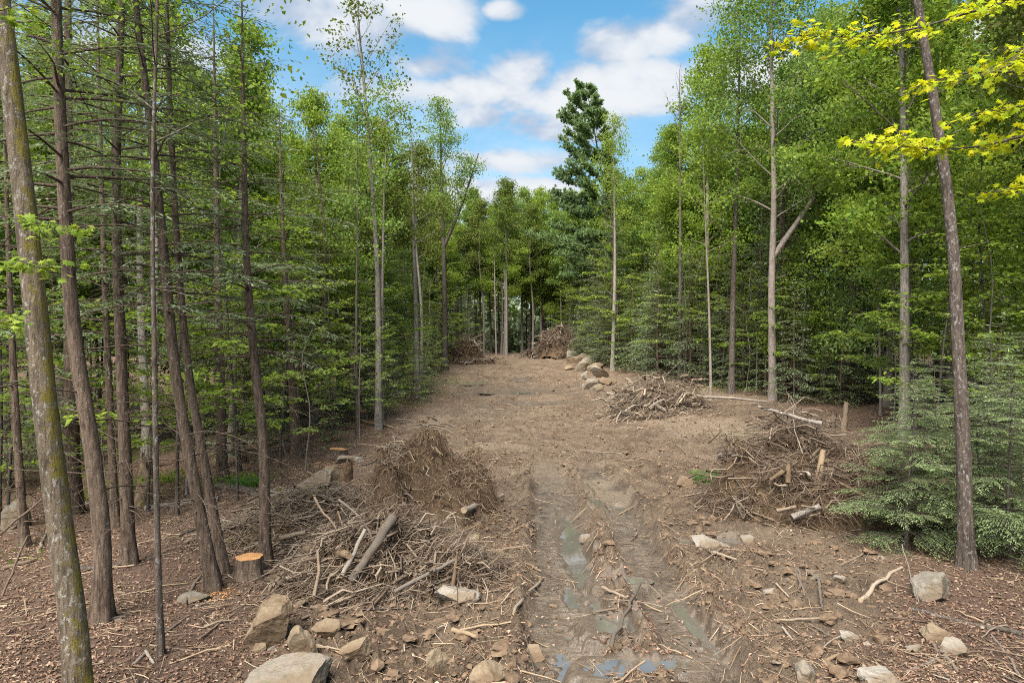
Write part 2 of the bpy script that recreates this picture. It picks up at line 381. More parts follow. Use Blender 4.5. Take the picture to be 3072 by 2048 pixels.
def ground_m(N):
    p = wpos(N); lit = attr(N, 'litter'); wet = attr(N, 'wet'); tr = attr(N, 'track')
    n0 = N.noise(p, .35, 5, .6); n1 = N.noise(p, 2.4, 6, .65, .4); n2 = N.noise(p, 13, 6, .7, .5); n3 = N.noise(p, 55, 4, .7)
    st = N.noise(N.vmath('MULTIPLY', p, (1., 2.2, 1)), 20, 6, .75, 1.2)
    dirt = N.ramp(n1, [(.32, (.085, .055, .035)), (.5, (.200, .142, .094)), (.66, (.330, .250, .172))]).outputs[0]
    dirt = N.mix(N.mr(n0, .44, .58, 0, .75), dirt, (.34, .262, .185))
    dirt = N.mix(N.mr(N.noise(p, .8, 5, .6), .50, .62, 0, .6), dirt, (.095, .062, .040))
    dirt = N.mix(N.mr(st, .47, .66, 0, .85), dirt, (.060, .037, .023))
    dirt = N.mix(N.mr(N.noise(p, 7, 7, .7, .8), .52, .66, 0, .7), dirt, (.36, .275, .19))
    dirt = N.mix(N.mr(n3, .52, .80, 0, .7), dirt, (.40, .325, .245))
    le = N.ramp(n2, [(.25, (.085, .048, .032)), (.5, (.195, .120, .083)), (.75, (.33, .225, .165))]).outputs[0]
    le = N.mix(N.mr(n3, .5, .78, 0, .6), le, (.40, .31, .24))
    le = N.mix(N.mr(n1, .52, .68, 0, .35), le, (.13, .115, .05))
    col = N.mix(lit, dirt, le)
    st2 = N.noise(N.vmath('MULTIPLY', p, (.8, 3.6, 1)), 7, 6, .72, .8)
    mud = N.ramp(N.math('ADD', N.math('MULTIPLY', st2, .65), N.math('MULTIPLY', n1, .35)), [(.38, (.070, .055, .040)), (.5, (.195, .160, .122)), (.60, (.36, .310, .245))]).outputs[0]
    col = N.mix(N.math('MULTIPLY', tr, .9), col, mud)
    wcol = N.ramp(n2, [(.3, (.065, .052, .041)), (.6, (.145, .120, .095))]).outputs[0]
    col = N.mix(N.math('MULTIPLY', wet, .85), col, wcol)
    col = N.mix(N.math('MULTIPLY', attr(N, 'pale'), .8), col, N.ramp(n2, [(.3, (.23, .18, .13)), (.6, (.42, .34, .25))]).outputs[0])
    col = N.vmath('MULTIPLY', col, (.75, .70, .66)).outputs[0]
    rough = N.math('SUBTRACT', .9, N.math('ADD', N.math('MULTIPLY', wet, .54), N.math('MULTIPLY', tr, .28)), clamp=True)
    h = N.math('ADD', N.math('ADD', N.math('MULTIPLY', n2, .8), N.math('MULTIPLY', n3, .35)), N.math('MULTIPLY', st, .6))
    return bsdf(N, col, rough, h, N.math('SUBTRACT', 1.0, N.math('MULTIPLY', wet, .6)), .13, .4)
M['ground'] = mat('forest ground', ground_m)
def soil_m(N):
    p = wpos(N); n1 = N.noise(p, 3, 6, .65); n2 = N.noise(N.vmath('MULTIPLY', p, (1.8, 1, 1)), 24, 6, .75, 1.0); n3 = N.noise(p, 1.1, 3)
    col = N.ramp(n2, [(.3, (.045, .028, .018)), (.5, (.130, .083, .050)), (.72, (.24, .165, .105))]).outputs[0]
    col = N.mix(N.mr(n3, .45, .65, 0, .5), col, (.130, .076, .042))
    col = N.mix(N.mr(n1, .5, .75, 0, .5), col, (.21, .17, .08))
    return bsdf(N, col, .9, N.math('ADD', n2, n1), .9, .08, .2)
M['soil'] = mat('root soil', soil_m)

# ------------------------------------------------------------------ the ground
def build_ground():
    ys = [-30.]
    while ys[-1] < 4: ys.append(ys[-1]+1.0)
    while ys[-1] < 700: ys.append(ys[-1]+max(.032, ys[-1]**2/(CAMH*F)*.95) if ys[-1] < 60 else ys[-1]*1.03)
    ys = np.array(ys); nx = 640
    t = np.linspace(-1, 1, nx); u = .42*t+.58*t**3
    wdt = np.maximum(15, 1.3*(ys+5))
    X = u[None, :]*wdt[:, None]; Y = np.repeat(ys[:, None], nx, 1)
    X = X.ravel(); Y = Y.ravel(); Z = full(X, Y)
    ny = len(ys); idx = np.arange(ny*nx).reshape(ny, nx)
    Q = np.stack([idx[:-1, :-1], idx[:-1, 1:], idx[1:, 1:], idx[1:, :-1]], -1).reshape(-1, 4)
    c = clearing(X, Y); tr, _ = track(X, Y)
    wet = np.zeros_like(X)
    for (cx, cy_, rx, ry, rot, lv) in PUD:
        d = np.sqrt(((X-cx)/(rx*1.6+.1))**2+((Y-cy_)/(ry*1.6+.1))**2)+(fbm(X*1.5, Y*1.5, 44, 3)-.5)*1.2
        wet = np.maximum(wet, 1-sm(.6, 1.4, d))
    wet = np.maximum(wet, .9*sm(.42, .56, fbm(X*.35, Y*.22, 45, 4))*np.exp(-((Y-43)/7.5)**2)*c)
    wet = np.maximum(wet, .85*(1-sm(.10, .34, np.abs(X-TRL(Y)-.25+(fbm(X*2, Y*.8, 47, 3)-.5)*.5)))*(1-sm(19, 23, Y))*sm(.25, .45, fbm(X*1.1, Y*1.1, 48, 3)))
    wet = np.maximum(wet, .75*(1-sm(.08, .28, np.abs(X-TRR(Y)+.05+(fbm(X*2, Y*.8, 57, 3)-.5)*.5)))*(1-sm(16, 20, Y))*sm(.35, .55, fbm(X*1.1, Y*1.1, 58, 3)))
    wet = np.maximum(wet, .35*sm(.52, .66, fbm(X*1.2, Y*.9, 46, 3))*tr)
    pale = np.maximum(np.exp(-((X-3.0)/.75)**2)*sm(16, 19, Y)*(1-sm(24, 29, Y)), .8*np.exp(-((X-1.1)/.5)**2)*sm(17, 19, Y)*(1-sm(23, 27, Y)))*sm(.35, .6, fbm(X*.9, Y*.7, 49, 4))
    pale = np.maximum(pale, .8*sm(.52, .66, fbm(X*.3+5, Y*.18, 50, 4))*c*sm(19, 24, Y)*(1-sm(34, 38, Y)))
    me = mk('ground', np.stack([X, Y, Z], 1), Q, smooth=True, mats=[M['ground']], extra={'pale': pale, 'litter': 1-c, 'wet': wet, 'track': tr})
    o = tag(ob('ground', me), kind='structure')
    print('ground quads', len(Q))
build_ground()
for (cx, cy_, rx, ry, rot, lv) in PUD:
    a = np.linspace(0, 2*np.pi, 40, endpoint=False)
    V = np.stack([np.cos(a)*rx*1.6, np.sin(a)*ry*1.6, 0*a], 1); V = np.concatenate([V, [[0, 0, 0]]])
    T = np.stack([np.arange(40), (np.arange(40)+1) % 40, np.full(40, 40)], 1)
    o = ob('water', mk('water', V, F3=T, mats=[M['water']]), loc=(cx, cy_, lv-.012), rot=(0, 0, rot)); tag(o, kind='structure')

# ------------------------------------------------------------------ tree generators: each returns {part name: mesh}
def stem_mesh(rng, pts, r0, sides=8, K=16, top=.12, flare=.5, rough=0., m=None, pw=.85):
    P = resample(pts, K); s = np.linspace(0, 1, K)
    R = r0*((1-s)**pw*(1-top)+top); hgt = P[:, 2]-P[0, 2]; R = R*(1+flare*np.exp(-np.maximum(hgt, 0)/.28))
    P[0, 2] -= .35
    V, Q, T, tt = tubes(P[None], R[None], sides)
    if rough:
        th = np.arctan2(V[:, 1]-np.repeat(P[:, 1], sides), V[:, 0]-np.repeat(P[:, 0], sides))
        ax = np.repeat(P, sides, 0); d = V-ax
        k = (fbm(np.cos(th)*4+9, V[:, 2]*1.6+np.sin(th)*4, int(rng.integers(999)), 4)-.5)*rough
        low = np.exp(-np.maximum(V[:, 2], 0)/.3); k = k+low*.28*np.sin(th*5+rng.uniform(0, 6))
        V = ax+d*(1+k)[:, None]
    return mk('trunk', V, Q, tint=tt, smooth=True, mats=[m]), P, R
def at_h(P, R, z):
    return np.array([np.interp(z, P[:, 2], P[:, k]) for k in range(3)]), float(np.interp(z, P[:, 2], R))
class Acc:
    def __init__(s): s.b = {}
    def add(s, P, R): s.b.setdefault(len(P), []).append((P, R))
    def mesh(s, name, m, sides=5, big=0):
        parts = []
        for K, L in s.b.items():
            parts.append(tubes(np.array([p for p, r in L]), np.array([r for p, r in L]), 3 if K == 3 else (4 if K < 6 else sides), np.linspace(0, 1, len(L))))
        if not parts: return None
        V, Q, T, t = join(parts); return mk(name, V, Q, T, tint=t, smooth=True, mats=[m])
def broadleaf(seed, pts, r0, h0, Rc, leaf=.13, per=26, nl=24, leafm='maple', barkm='bark_maple', forks=(), sparse=1., clump=.42, sides=8, K=16, rough=0., asc=(25, 62), dead=5, bias=None, reach=1.):
    rng = np.random.default_rng(seed); pts = np.asarray(pts, float)
    tm, P, R = stem_mesh(rng, pts, r0, sides, K, rough=rough, m=M[barkm])
    H = P[-1, 2]; acc = Acc(); tips = []
    def limb(p, d, L, r, up):
        c = curve(rng, p, d, L, 7, up, .10); acc.add(c, r*np.linspace(1, .28, 7))
        ns = max(3, int(L*2.2))
        for j in range(ns):
            t = .25+.75*(j+rng.uniform(0, 1))/ns; q = c[min(6, int(t*6))]; q2 = c[min(6, int(t*6)+1)]; q = q+(q2-q)*(t*6-int(t*6))
            dd = nrm(c[-1]-c[0])+rng.normal(0, .62, 3); dd[2] = dd[2]*.7+.12
            l2 = L*(.22+.25*rng.random())*(1.15-t*.5); s = curve(rng, q, dd, l2, 5, .02, .14); acc.add(s, r*.34*np.linspace(1, .25, 5))
            for k in range(3):
                q3 = s[rng.integers(1, 5)]; d3 = nrm(s[-1]-s[0])+rng.normal(0, .6, 3); d3[2] *= .5
                l3 = l2*(.35+.3*rng.random()); tw = curve(rng, q3, d3, l3, 3, 0, .1); acc.add(tw, r*.13*np.linspace(1, .4, 3)); tips.append(tw[2])
            tips.append(s[4])
        tips.append(c[-1])
    for f in forks:     # heavy forks: (height, end point local, radius)
        p, rr = at_h(P, R, f[0]); e = np.array(f[1], float); K2 = 7
        mid = p+(e-p)*.5+np.array([0, 0, -.06*np.linalg.norm(e-p)])
        c = resample(np.array([p, mid, e]), 9); acc.add(c, f[2]*np.linspace(1, .3, 9))
        for j in range(8):
            q = c[int(3+j*.65)]; a = rng.uniform(0, 6.28); limb(q, [math.cos(a), math.sin(a), .7], Rc*.6*(1-.05*j), f[2]*.35, .05)
    for i in range(nl):
        t = (i+rng.uniform(-.3, .3)+.4)/nl; t = min(max(t, 0), .99); z = h0+(H-h0)*t
        p, rr = at_h(P, R, z); a = i*2.39996+rng.uniform(-.5, .5)
        el = R_(asc[0]+(asc[1]-asc[0])*t+rng.uniform(-10, 10))
        L = Rc*(1-t)**.55*(.55+.45*min(1, t*5))*rng.uniform(.7, 1.2)+.5
        if bias is not None: L *= max(.3, 1+bias[1]*math.cos(a-bias[0]))
        limb(p, [math.cos(a)*math.cos(el), math.sin(a)*math.cos(el), math.sin(el)], L, max(.012, min(.06, rr*.36)), .04)
    for i in range(dead):
        z = h0*rng.uniform(.35, 1.); p, rr = at_h(P, R, z); a = rng.uniform(0, 6.28)
        c = curve(rng, p, [math.cos(a), math.sin(a), rng.uniform(-.1, .5)], rng.uniform(.5, 1.6), 5, .02, .12); acc.add(c, max(.008, rr*.14)*np.linspace(1, .2, 5))
    tips = np.array(tips)
    if sparse < 1: tips = tips[rng.random(len(tips)) < sparse]
    C = np.repeat(tips, per, 0)+rng.normal(0, 1, (len(tips)*per, 3))*np.array([clump, clump, clump*.55])
    n = nrm(np.array([0, 0, 1.])+rng.normal(0, .8, C.shape)); u = rng.normal(0, 1, C.shape); u[:, 2] -= .35; s = leaf*rng.uniform(.6, 1.25, len(C))
    tn = np.clip(np.repeat(rng.normal(.5, .24, len(tips)), per)+rng.normal(0, .16, len(C)), 0, 1)
    V, Q, tt = leaves(C, u, n, s, rng.uniform(.62, .95, len(C)), .12, tn)
    return {'trunk': tm, 'limbs': acc.mesh('limbs', M[barkm], 5), 'crown': mk('crown', V, Q, tint=tt, mats=[M[leafm]])}
def sprays(rng, C, U, L, stepw, acc, out, q=.085, wq=.22, droop=.35, fill=1.):
    """flat feathery spray along a branch polyline C: branchlets both sides, needles along them"""
    n = max(4, int(L/stepw)); K = len(C)
    for j in range(n):
        t = .22+.78*(j+rng.random())/n; f = t*(K-1); i = min(K-2, int(f)); p = C[i]+(C[i+1]-C[i])*(f-i); d = nrm(C[i+1]-C[i])
        side = nrm(np.cross(d, [0, 0, 1.]))*(1 if j % 2 else -1)
        bl = L*(.10+.30*(1-t)**.8)*rng.uniform(.6, 1.15)+.10
        bd = nrm(d*.75+side*.8+np.array([0, 0, rng.normal(0, .10)]))
        m = max(2, int(bl/(q*.55)*fill)); s = (np.arange(m)+rng.random(m))/m
        base = p+bd*(s*bl)[:, None]; base[:, 2] -= droop*bl*s**2*.6
        sd = np.where(np.arange(m) % 2, 1, -1)[:, None]
        u = nrm(bd+sd*nrm(np.cross(bd, [0, 0, 1.]))*rng.uniform(.5, 1.1, (m, 1))+np.array([0, 0, -.28])+rng.normal(0, .12, (m, 3)))
        out.append((base+u*q*.4, u, nrm(np.array([0, 0, 1.])+rng.normal(0, .30, (m, 3))), np.full(m, q)*rng.uniform(.65, 1.3, m), np.clip(.25+.5*s+rng.normal(0, .16, m)+rng.normal(0, .1), 0, 1)))
        if acc is not None: acc.add(np.array([p, p+bd*bl*.5, p+bd*bl*.95-np.array([0, 0, droop*bl*.5])]), np.array([.0035, .0025, .0015]))
def hemlock(seed, pts, r0, h0, Rc, q=.09, step=.16, vs=.34, nb=3, needle='hemlock', barkm='bark_hemlock', dead=16, deadL=1.6, sides=8, K=16, rough=0., fill=1., droop=.35, wq=.22, twig=False, bias=None, topp=.8):
    rng = np.random.default_rng(seed); tm, P, R = stem_mesh(rng, pts, r0, sides, K, .06, rough=rough, m=M[barkm], flare=.6)
    H = P[-1, 2]; acc = Acc(); out = []
    z = h0; a = rng.uniform(0, 6)
    while z < H-.25:
        t = (z-h0)/(H-h0)
        for b in range(nb):
            a += 2.39996+rng.uniform(-.6, .6); p, rr = at_h(P, R, z+rng.uniform(-.15, .15))
            L = (Rc*(1-t)**topp*(.65+.35*min(1, t*4))+.22)*rng.uniform(.55, 1.15)
            if bias is not None: L *= max(.25, 1+bias[1]*math.cos(a-bias[0]))
            el = .10+.35*t+rng.uniform(-.15, .2)
            c = curve(rng, p, [math.cos(a)*math.cos(el), math.sin(a)*math.cos(el), math.sin(el)], L, 7, -.07, .05)
            acc.add(c, max(.008, min(rr*.32, .012+.012*L))*np.linspace(1, .18, 7)); sprays(rng, c, None, L, step, acc if twig else None, out, q, wq, droop, fill)
        z += vs*rng.uniform(.7, 1.3)
    out.append((P[-1]+np.zeros((6, 3))+rng.normal(0, .05, (6, 3)), rng.normal(0, 1, (6, 3))+[0, 0, 1.5], rng.normal(0, 1, (6, 3)), np.full(6, q*1.3), np.full(6, .7)))
    for i in range(dead):
        z = h0*(.14+.95*rng.random()); p, rr = at_h(P, R, z); a = rng.uniform(0, 6.28)
        c = curve(rng, p, [math.cos(a), math.sin(a), rng.uniform(-.1, .45)], deadL*rng.uniform(.35, 1.25), 7, -.07, .10); acc.add(c, max(.007, rr*.12)*np.linspace(1, .2, 7))
        for j in range(5):
            qv = c[rng.integers(2, 7)]; d = nrm(c[-1]-c[0])+rng.normal(0, .6, 3); acc.add(curve(rng, qv, d, deadL*rng.uniform(.12, .4), 3, -.05, .1), np.array([.005, .004, .002]))
    C = np.concatenate([o[0] for o in out]); U = np.concatenate([o[1] for o in out]); Nn = np.concatenate([o[2] for o in out]); S = np.concatenate([o[3] for o in out]); tn = np.concatenate([o[4] for o in out])
    V, Q, tt = leaves(C, U, Nn, S, np.full(len(C), wq), .03, tn)
    return {'trunk': tm, 'limbs': acc.mesh('limbs', M['bark_dark'] if barkm != 'bark_hemlock' else M[barkm], 4), 'crown': mk('crown', V, Q, tint=tt, mats=[M[needle]])}
def pine(seed, pts, r0, h0, Rc, bias=None):
    rng = np.random.default_rng(seed); tm, P, R = stem_mesh(rng, pts, r0, 8, 16, .08, m=M['bark_dark']); H = P[-1, 2]; acc = Acc(); tip = []; td = []
    z = h0; a = 0
    while z < H-.2:
        t = (z-h0)/(H-h0)
        for b in range(4):
            a += 2.39996+rng.uniform(-.5, .5); p, rr = at_h(P, R, z+rng.uniform(-.12, .12)); L = (Rc*(1-t)**.62+.35)*rng.uniform(.45, 1.2)
            if bias is not None: L *= max(.3, 1+bias[1]*math.cos(a-bias[0]))
            el = -.05+.5*t; c = curve(rng, p, [math.cos(a)*math.cos(el), math.sin(a)*math.cos(el), math.sin(el)], L, 7, .05, .06); acc.add(c, max(.015, rr*.3)*np.linspace(1, .2, 7))
            for j in range(int(6+L*8)):
                f = .3+.7*rng.random(); i = min(5, int(f*6)); q = c[i]+(c[i+1]-c[i])*(f*6-i); d = nrm(c[-1]-c[0])+rng.normal(0, .5, 3); d[2] = abs(d[2])*.5+.25
                s = curve(rng, q, d, L*.16+.22, 3, .05, .05); acc.add(s, np.array([.012, .009, .006])); tip += [s[2], s[1]]; td += [nrm(d), nrm(d)]
        z += rng.uniform(.55, 1.0)
    tip = np.array(tip); td = np.array(td); per = 14
    u = nrm(np.repeat(td, per, 0)*.7+rng.normal(0, .6, (len(tip)*per, 3))); C = np.repeat(tip, per, 0)+u*.10+rng.normal(0, .05, (len(tip)*per, 3))
    V, Q, tt = leaves(C, u, nrm(rng.normal(0, 1, u.shape)+[0, 0, .6]), rng.uniform(.24, .42, len(C)), np.full(len(C), .34), .02, np.clip(rng.normal(.5, .22, len(C)), 0, 1))
    return {'trunk': tm, 'limbs': acc.mesh('limbs', M['bark_dark'], 4), 'crown': mk('crown', V, Q, tint=tt, mats=[M['pine']])}
def sapling(seed, H, r0, Rc, leaf=.10, leafm='beech', barkm='bark_maple', nb=14, h0=.25, per=16, lean=(0, 0), el0=.25, gap=.16):
    rng = np.random.default_rng(seed); pts = np.array([[0, 0, 0], [lean[0]*.3, lean[1]*.3, H*.4], [lean[0]*.7, lean[1]*.7, H*.75], [lean[0], lean[1], H]])+np.concatenate([[[0, 0, 0]], rng.normal(0, .05*H**.5, (3, 3))])
    tm, P, R = stem_mesh(rng, pts, r0, 6, 10, .12, .3, m=M[barkm]); acc = Acc(); Cs = []; Us = []
    for i in range(nb):
        t = (i+rng.random())/nb; z = P[-1, 2]*(h0+(1-h0)*t*.98); p, rr = at_h(P, R, z); a = i*2.4+rng.uniform(-.6, .6); el = el0+.6*t*t+rng.uniform(-.15, .15)
        L = Rc*(1-t)**.5*rng.uniform(.55, 1.2)+.2; c = curve(rng, p, [math.cos(a)*math.cos(el), math.sin(a)*math.cos(el), math.sin(el)], L, 6, -.04, .10); acc.add(c, max(.005, rr*.35)*np.linspace(1, .25, 6))
        for j in range(max(3, int(L/gap))):
            f = .2+.8*rng.random(); k = min(4, int(f*5)); q = c[k]+(c[k+1]-c[k])*(f*5-k); d = nrm(c[k+1]-c[k]); sd = nrm(np.cross(d, [0, 0, 1.]))*(1 if j % 2 else -1)
            l2 = L*.34*rng.uniform(.5, 1.1)*(1.2-f*.6)+.1; s = curve(rng, q, d*.7+sd*.8, l2, 4, -.04, .08); acc.add(s, np.array([.005, .004, .003, .002]))
            m = max(3, int(per*l2)); g = rng.random(m); b = s[0]+(s[3]-s[0])*g[:, None]; lat = nrm(np.cross(d*.7+sd*.8, [0, 0, 1.]))*np.where(rng.random((m, 1)) < .5, 1, -1)
            Cs.append(b+lat*leaf*.55+rng.normal(0, .025, (m, 3))); Us.append(lat+nrm(s[3]-s[0])*.6+rng.normal(0, .25, (m, 3))+[0, 0, -.25])
    C = np.concatenate(Cs); U = np.concatenate(Us); V, Q, tt = leaves(C, U, nrm(np.array([0, 0, 1.])+rng.normal(0, .28, C.shape)), leaf*rng.uniform(.65, 1.25, len(C)), rng.uniform(.5, .68, len(C)), .08, np.clip(rng.normal(.5, .22, len(C)), 0, 1))
    return {'trunk': tm, 'limbs': acc.mesh('limbs', M[barkm], 4), 'crown': mk('crown', V, Q, tint=tt, mats=[M[leafm]])}
def plant_tree(parts, name, label, cat, loc, rz=0, sc=1., group=None, tilt=(0, 0), cols=None):
    e = ob(name, None, None, loc, (tilt[0], tilt[1], rz), (sc, sc, sc) if not hasattr(sc, '__len__') else sc); e.empty_display_size = .3
    tag(e, label, cat, group)
    for k, me in parts.items():
        if me is None: continue
        if k == 'limbs': ob(k, me, tk)['kind'] = 'stuff'
        else:
            c = ob(k, me, e)
            if k == 'trunk': tk = c
    return e
def straight(rng, H, lean=.3):
    return np.array([[0, 0, 0], [rng.normal(0, lean*.2), rng.normal(0, lean*.2), H*.3], [rng.normal(0, lean*.4), rng.normal(0, lean*.4), H*.65], [rng.normal(0, lean), rng.normal(0, lean), H]])

# ------------------------------------------------------------------ prototypes of the wood
PR = np.random.default_rng(7)
MAPLES = [broadleaf(100+i, straight(PR, h, .5), r, h*f, rc, leaf=.19, per=int(pp*1.5), nl=nl, leafm=lm, barkm=bm, clump=.38)
          for i, (h, r, f, rc, nl, pp, lm, bm) in enumerate([
              (21, .19, .36, 3.3, 26, 22, 'maple', 'bark_maple'), (23, .21, .30, 3.8, 26, 20, 'maple_light', 'bark_maple'), (19, .15, .45, 2.7, 20, 22, 'maple', 'bark_dark'),
              (22, .18, .24, 3.4, 30, 18, 'maple_light', 'bark_pale'), (20, .17, .52, 3.0, 20, 16, 'maple_red', 'bark_maple')])]
SLIM = [broadleaf(130+i, straight(PR, h, .4), r, h*f, rc, leaf=.15, per=14, nl=16, leafm=lm, barkm=bm, clump=.42)
        for i, (h, r, f, rc, lm, bm) in enumerate([(18, .10, .55, 1.7, 'maple_light', 'bark_pale'), (16, .09, .5, 1.9, 'maple', 'bark_dark'), (20, .12, .6, 2.1, 'maple_red', 'bark_maple')])]
HEMS = [hemlock(150+i, straight(PR, h, .25), r, h*f, rc, q=.20, step=.20, vs=.36, nb=3, dead=18, wq=.42, fill=1.0)
        for i, (h, r, f, rc) in enumerate([(16, .17, .28, 2.7), (13, .13, .12, 2.5), (18, .19, .40, 2.6)])]
YHEM = [hemlock(170+i, straight(PR, h, .15), r, h*.04, rc, q=.14, step=.14, vs=.24, nb=4, dead=0, wq=.42, needle='hemlock_young' if i != 1 else 'hemlock', fill=.9)
        for i, (h, r, rc) in enumerate([(6.5, .06, 1.7), (8.5, .08, 2.0), (4.0, .04, 1.3)])]
SAPS = [sapling(190+i, h, r, rc, leaf=lf, leafm=lm, barkm=bm, nb=nb, per=pp) for i, (h, r, rc, lf, lm, bm, nb, pp) in enumerate([
    (5.5, .03, 1.7, .12, 'beech', 'bark_pale', 18, 20), (4.0, .025, 1.4, .12, 'maple_light', 'bark_maple', 15, 20), (7.5, .04, 2.0, .14, 'maple_light', 'bark_dark', 22, 18), (2.2, .015, .9, .10, 'beech', 'bark_dark', 11, 22)])]

UNDER = [broadleaf(210+i, straight(PR, h, .4), r, h*f, rc, leaf=.15, per=16, nl=20, leafm=lm, barkm=bm, clump=.36, asc=(12, 45), dead=2)
         for i, (h, r, f, rc, lm, bm) in enumerate([(9.5, .055, .16, 2.4, 'maple_light', 'bark_dark'), (12, .07, .22, 2.7, 'maple', 'bark_maple')])]
# ------------------------------------------------------------------ trees one can name
def trunk_from(pxs, H, drift=0.):
    """local trunk points from points along a trunk in the photograph (first = foot on the ground) and its full height"""
    b = ground(*pxs[0]); y = b[1]; pts = [b]
    for i, p in enumerate(pxs[1:]): pts.append(atd(p[0], p[1], y+drift*(i+1)))
    pts = np.array(pts)-b; d = nrm(pts[-1]-pts[-2])
    if pts[-1, 2] < H:
        k = H-pts[-1, 2]; pts = np.concatenate([pts, [pts[-1]+d*k*.5*[.6, .6, 1], pts[-1]+d*k*[.5, .5, 1.0]]])
    b[2] = gz(b[0], b[1]); return b, pts
HERO = []
def hero(name, label, cat, pxs, H, maker, drift=0., base=None, group=None, **kw):
    b, pts = trunk_from(pxs, H, drift); HERO.append((b[0], b[1])); return plant_tree(maker(pts=pts, **kw), name, label, cat, b, group=group)
# wood to the left, foreground
b0 = atd(178, 1660, 7.9); b0[2] = gz(b0[0], 7.9)
p0 = np.array([b0]+[atd(x, y, 7.9) for x, y in [(168, 1480), (140, 1250), (104, 950), (72, 600), (36, 250), (8, 0)]])-b0
p0 = np.concatenate([p0, [p0[-1]+[-.5, .2, 4.5], p0[-1]+[-.7, .4, 10]]]); HERO.append((b0[0], b0[1]))
plant_tree(broadleaf(301, p0, .148, 11.5, 3.2, leaf=.09, per=26, leafm='maple_light', barkm='bark_moss', sides=28, K=110, rough=.16, dead=2), 'maple_tree', 'thick leaning trunk blotched with pale lichen and yellow-green moss at the photo\'s edge', 'tree', b0)
HK = dict(q=.12, step=.13, vs=.42, nb=3, wq=.24, fill=1.2, rough=.16, sides=18, K=70, deadL=1.9, twig=False)
hero('hemlock_tree', 'dark crooked hemlock trunk bulging at its foot, beside the mossy leaning trunk', 'tree', [(228, 1428), (232, 1250), (212, 1050), (170, 760), (150, 450), (135, 0)], 17, hemlock, seed=302, r0=.135, h0=6.2, Rc=3.2, dead=16, **HK)
hero('hemlock_tree', 'straight grey-brown hemlock trunk between the crooked hemlock and the thin pole tree', 'tree', [(294, 1300), (284, 1000), (270, 420), (285, 0)], 18, hemlock, seed=303, r0=.125, h0=5.8, Rc=2.8, dead=16, **HK)
hero('maple_tree', 'very thin straight pole tree standing in leaf litter in front of the leaning hemlocks', 'tree', [(365, 1510), (358, 1200), (355, 900), (353, 400), (366, 0)], 13, broadleaf, seed=304, r0=.045, h0=7.0, Rc=1.8, leaf=.08, per=16, nl=12, leafm='maple_light', barkm='bark_lichen', sides=14, K=60, rough=.10, dead=8)
hero('hemlock_tree', 'ridged hemlock trunk leaning furthest over to one side, near the fresh stump', 'tree', [(490, 1356), (452, 1150), (402, 850), (376, 560), (350, 300), (316, 0)], 16, hemlock, seed=305, r0=.112, h0=5.0, Rc=2.5, dead=22, **HK)
hero('hemlock_tree', 'slimmer leaning hemlock right behind the ridged leaning trunk', 'tree', [(512, 1320), (474, 1100), (432, 850), (408, 560), (396, 300)], 14, hemlock, seed=306, r0=.095, h0=4.8, Rc=2.3, dead=20, **HK)
hero('hemlock_tree', 'bare-stemmed hemlock rising just behind the fresh orange stump', 'tree', [(607, 1305), (602, 1000), (582, 800), (568, 600), (562, 300)], 11.5, hemlock, seed=307, r0=.112, h0=4.2, Rc=2.6, dead=16, **HK)
hero('hemlock_tree', 'reddish hemlock trunk past the long fallen log, alone at the edge of the clearing', 'tree', [(682, 1055), (668, 850), (658, 700)], 13, hemlock, seed=308, r0=.17, h0=3.5, Rc=2.6, dead=14, **{**HK, 'q': .15})
hero('hemlock_tree', 'greyish hemlock trunk behind the bare-stemmed one, foot near the fallen log', 'tree', [(510, 1112), (506, 900), (500, 600)], 15, hemlock, seed=309, r0=.17, h0=4.5, Rc=2.6, dead=20, **{**HK, 'q': .15})
hero('hemlock_tree', 'thin dark hemlock beside the large boulder at the photo\'s edge', 'tree', [(52, 1255), (40, 1050), (30, 850)], 12, hemlock, seed=310, r0=.10, h0=3.6, Rc=2.2, dead=16, **{**HK, 'q': .15})
hero('hemlock_tree', 'slim hemlock behind the straight grey-brown trunk', 'tree', [(262, 1215), (252, 950), (240, 600)], 15, hemlock, seed=311, r0=.10, h0=4.0, Rc=2.4, dead=20, **{**HK, 'q': .15})
# trees along the clearing
hero('maple_tree', 'tall slender maple with an open, sparsely leaved top against the clouds', 'tree', [(869, 985), (866, 600), (850, 350), (838, 200), (826, 60)], 20.6, broadleaf, seed=320, r0=.165, h0=13.5, Rc=3.0, leaf=.15, per=7, nl=18, leafm='maple_red', barkm='bark_maple', clump=.20, asc=(45, 72), sparse=.55, dead=10)
hero('maple_tree', 'straight reddish-barked maple with a dark patch on its stem, beside the tall slender one', 'tree', [(958, 912), (955, 700), (948, 420)], 17.5, broadleaf, seed=321, r0=.2, h0=10, Rc=2.0, leaf=.15, per=8, nl=14, leafm='maple_red', barkm='bark_maple', clump=.3, sparse=.7, dead=10)
hero('maple_tree', 'forked dark maple with a tall light crown behind the uprooted root pile', 'tree', [(1022, 850), (1020, 600), (1014, 400)], 23.5, broadleaf, seed=322, r0=.27, h0=12.5, Rc=3.0, leaf=.17, per=16, nl=22, leafm='maple', barkm='bark_dark', clump=.42, forks=[(11.0, (3.0, .3, 19.5), .17)], asc=(40, 70))
hero('white_pine', 'tall dark blue-green pine with tiered boughs at the gap in the trees', 'tree', [(1404, 815), (1395, 500), (1346, 200)], 24.0, pine, seed=323, r0=.26, h0=8.5, Rc=5.8, bias=(math.pi, .38))
hero('maple_tree', 'slim maple in front of the pine, pale stem rising into yellow-green leaves', 'tree', [(1407, 850), (1412, 600), (1408, 330)], 21.5, broadleaf, seed=324, r0=.19, h0=11.5, Rc=2.3, leaf=.16, per=14, nl=18, leafm='maple_light', barkm='bark_maple')
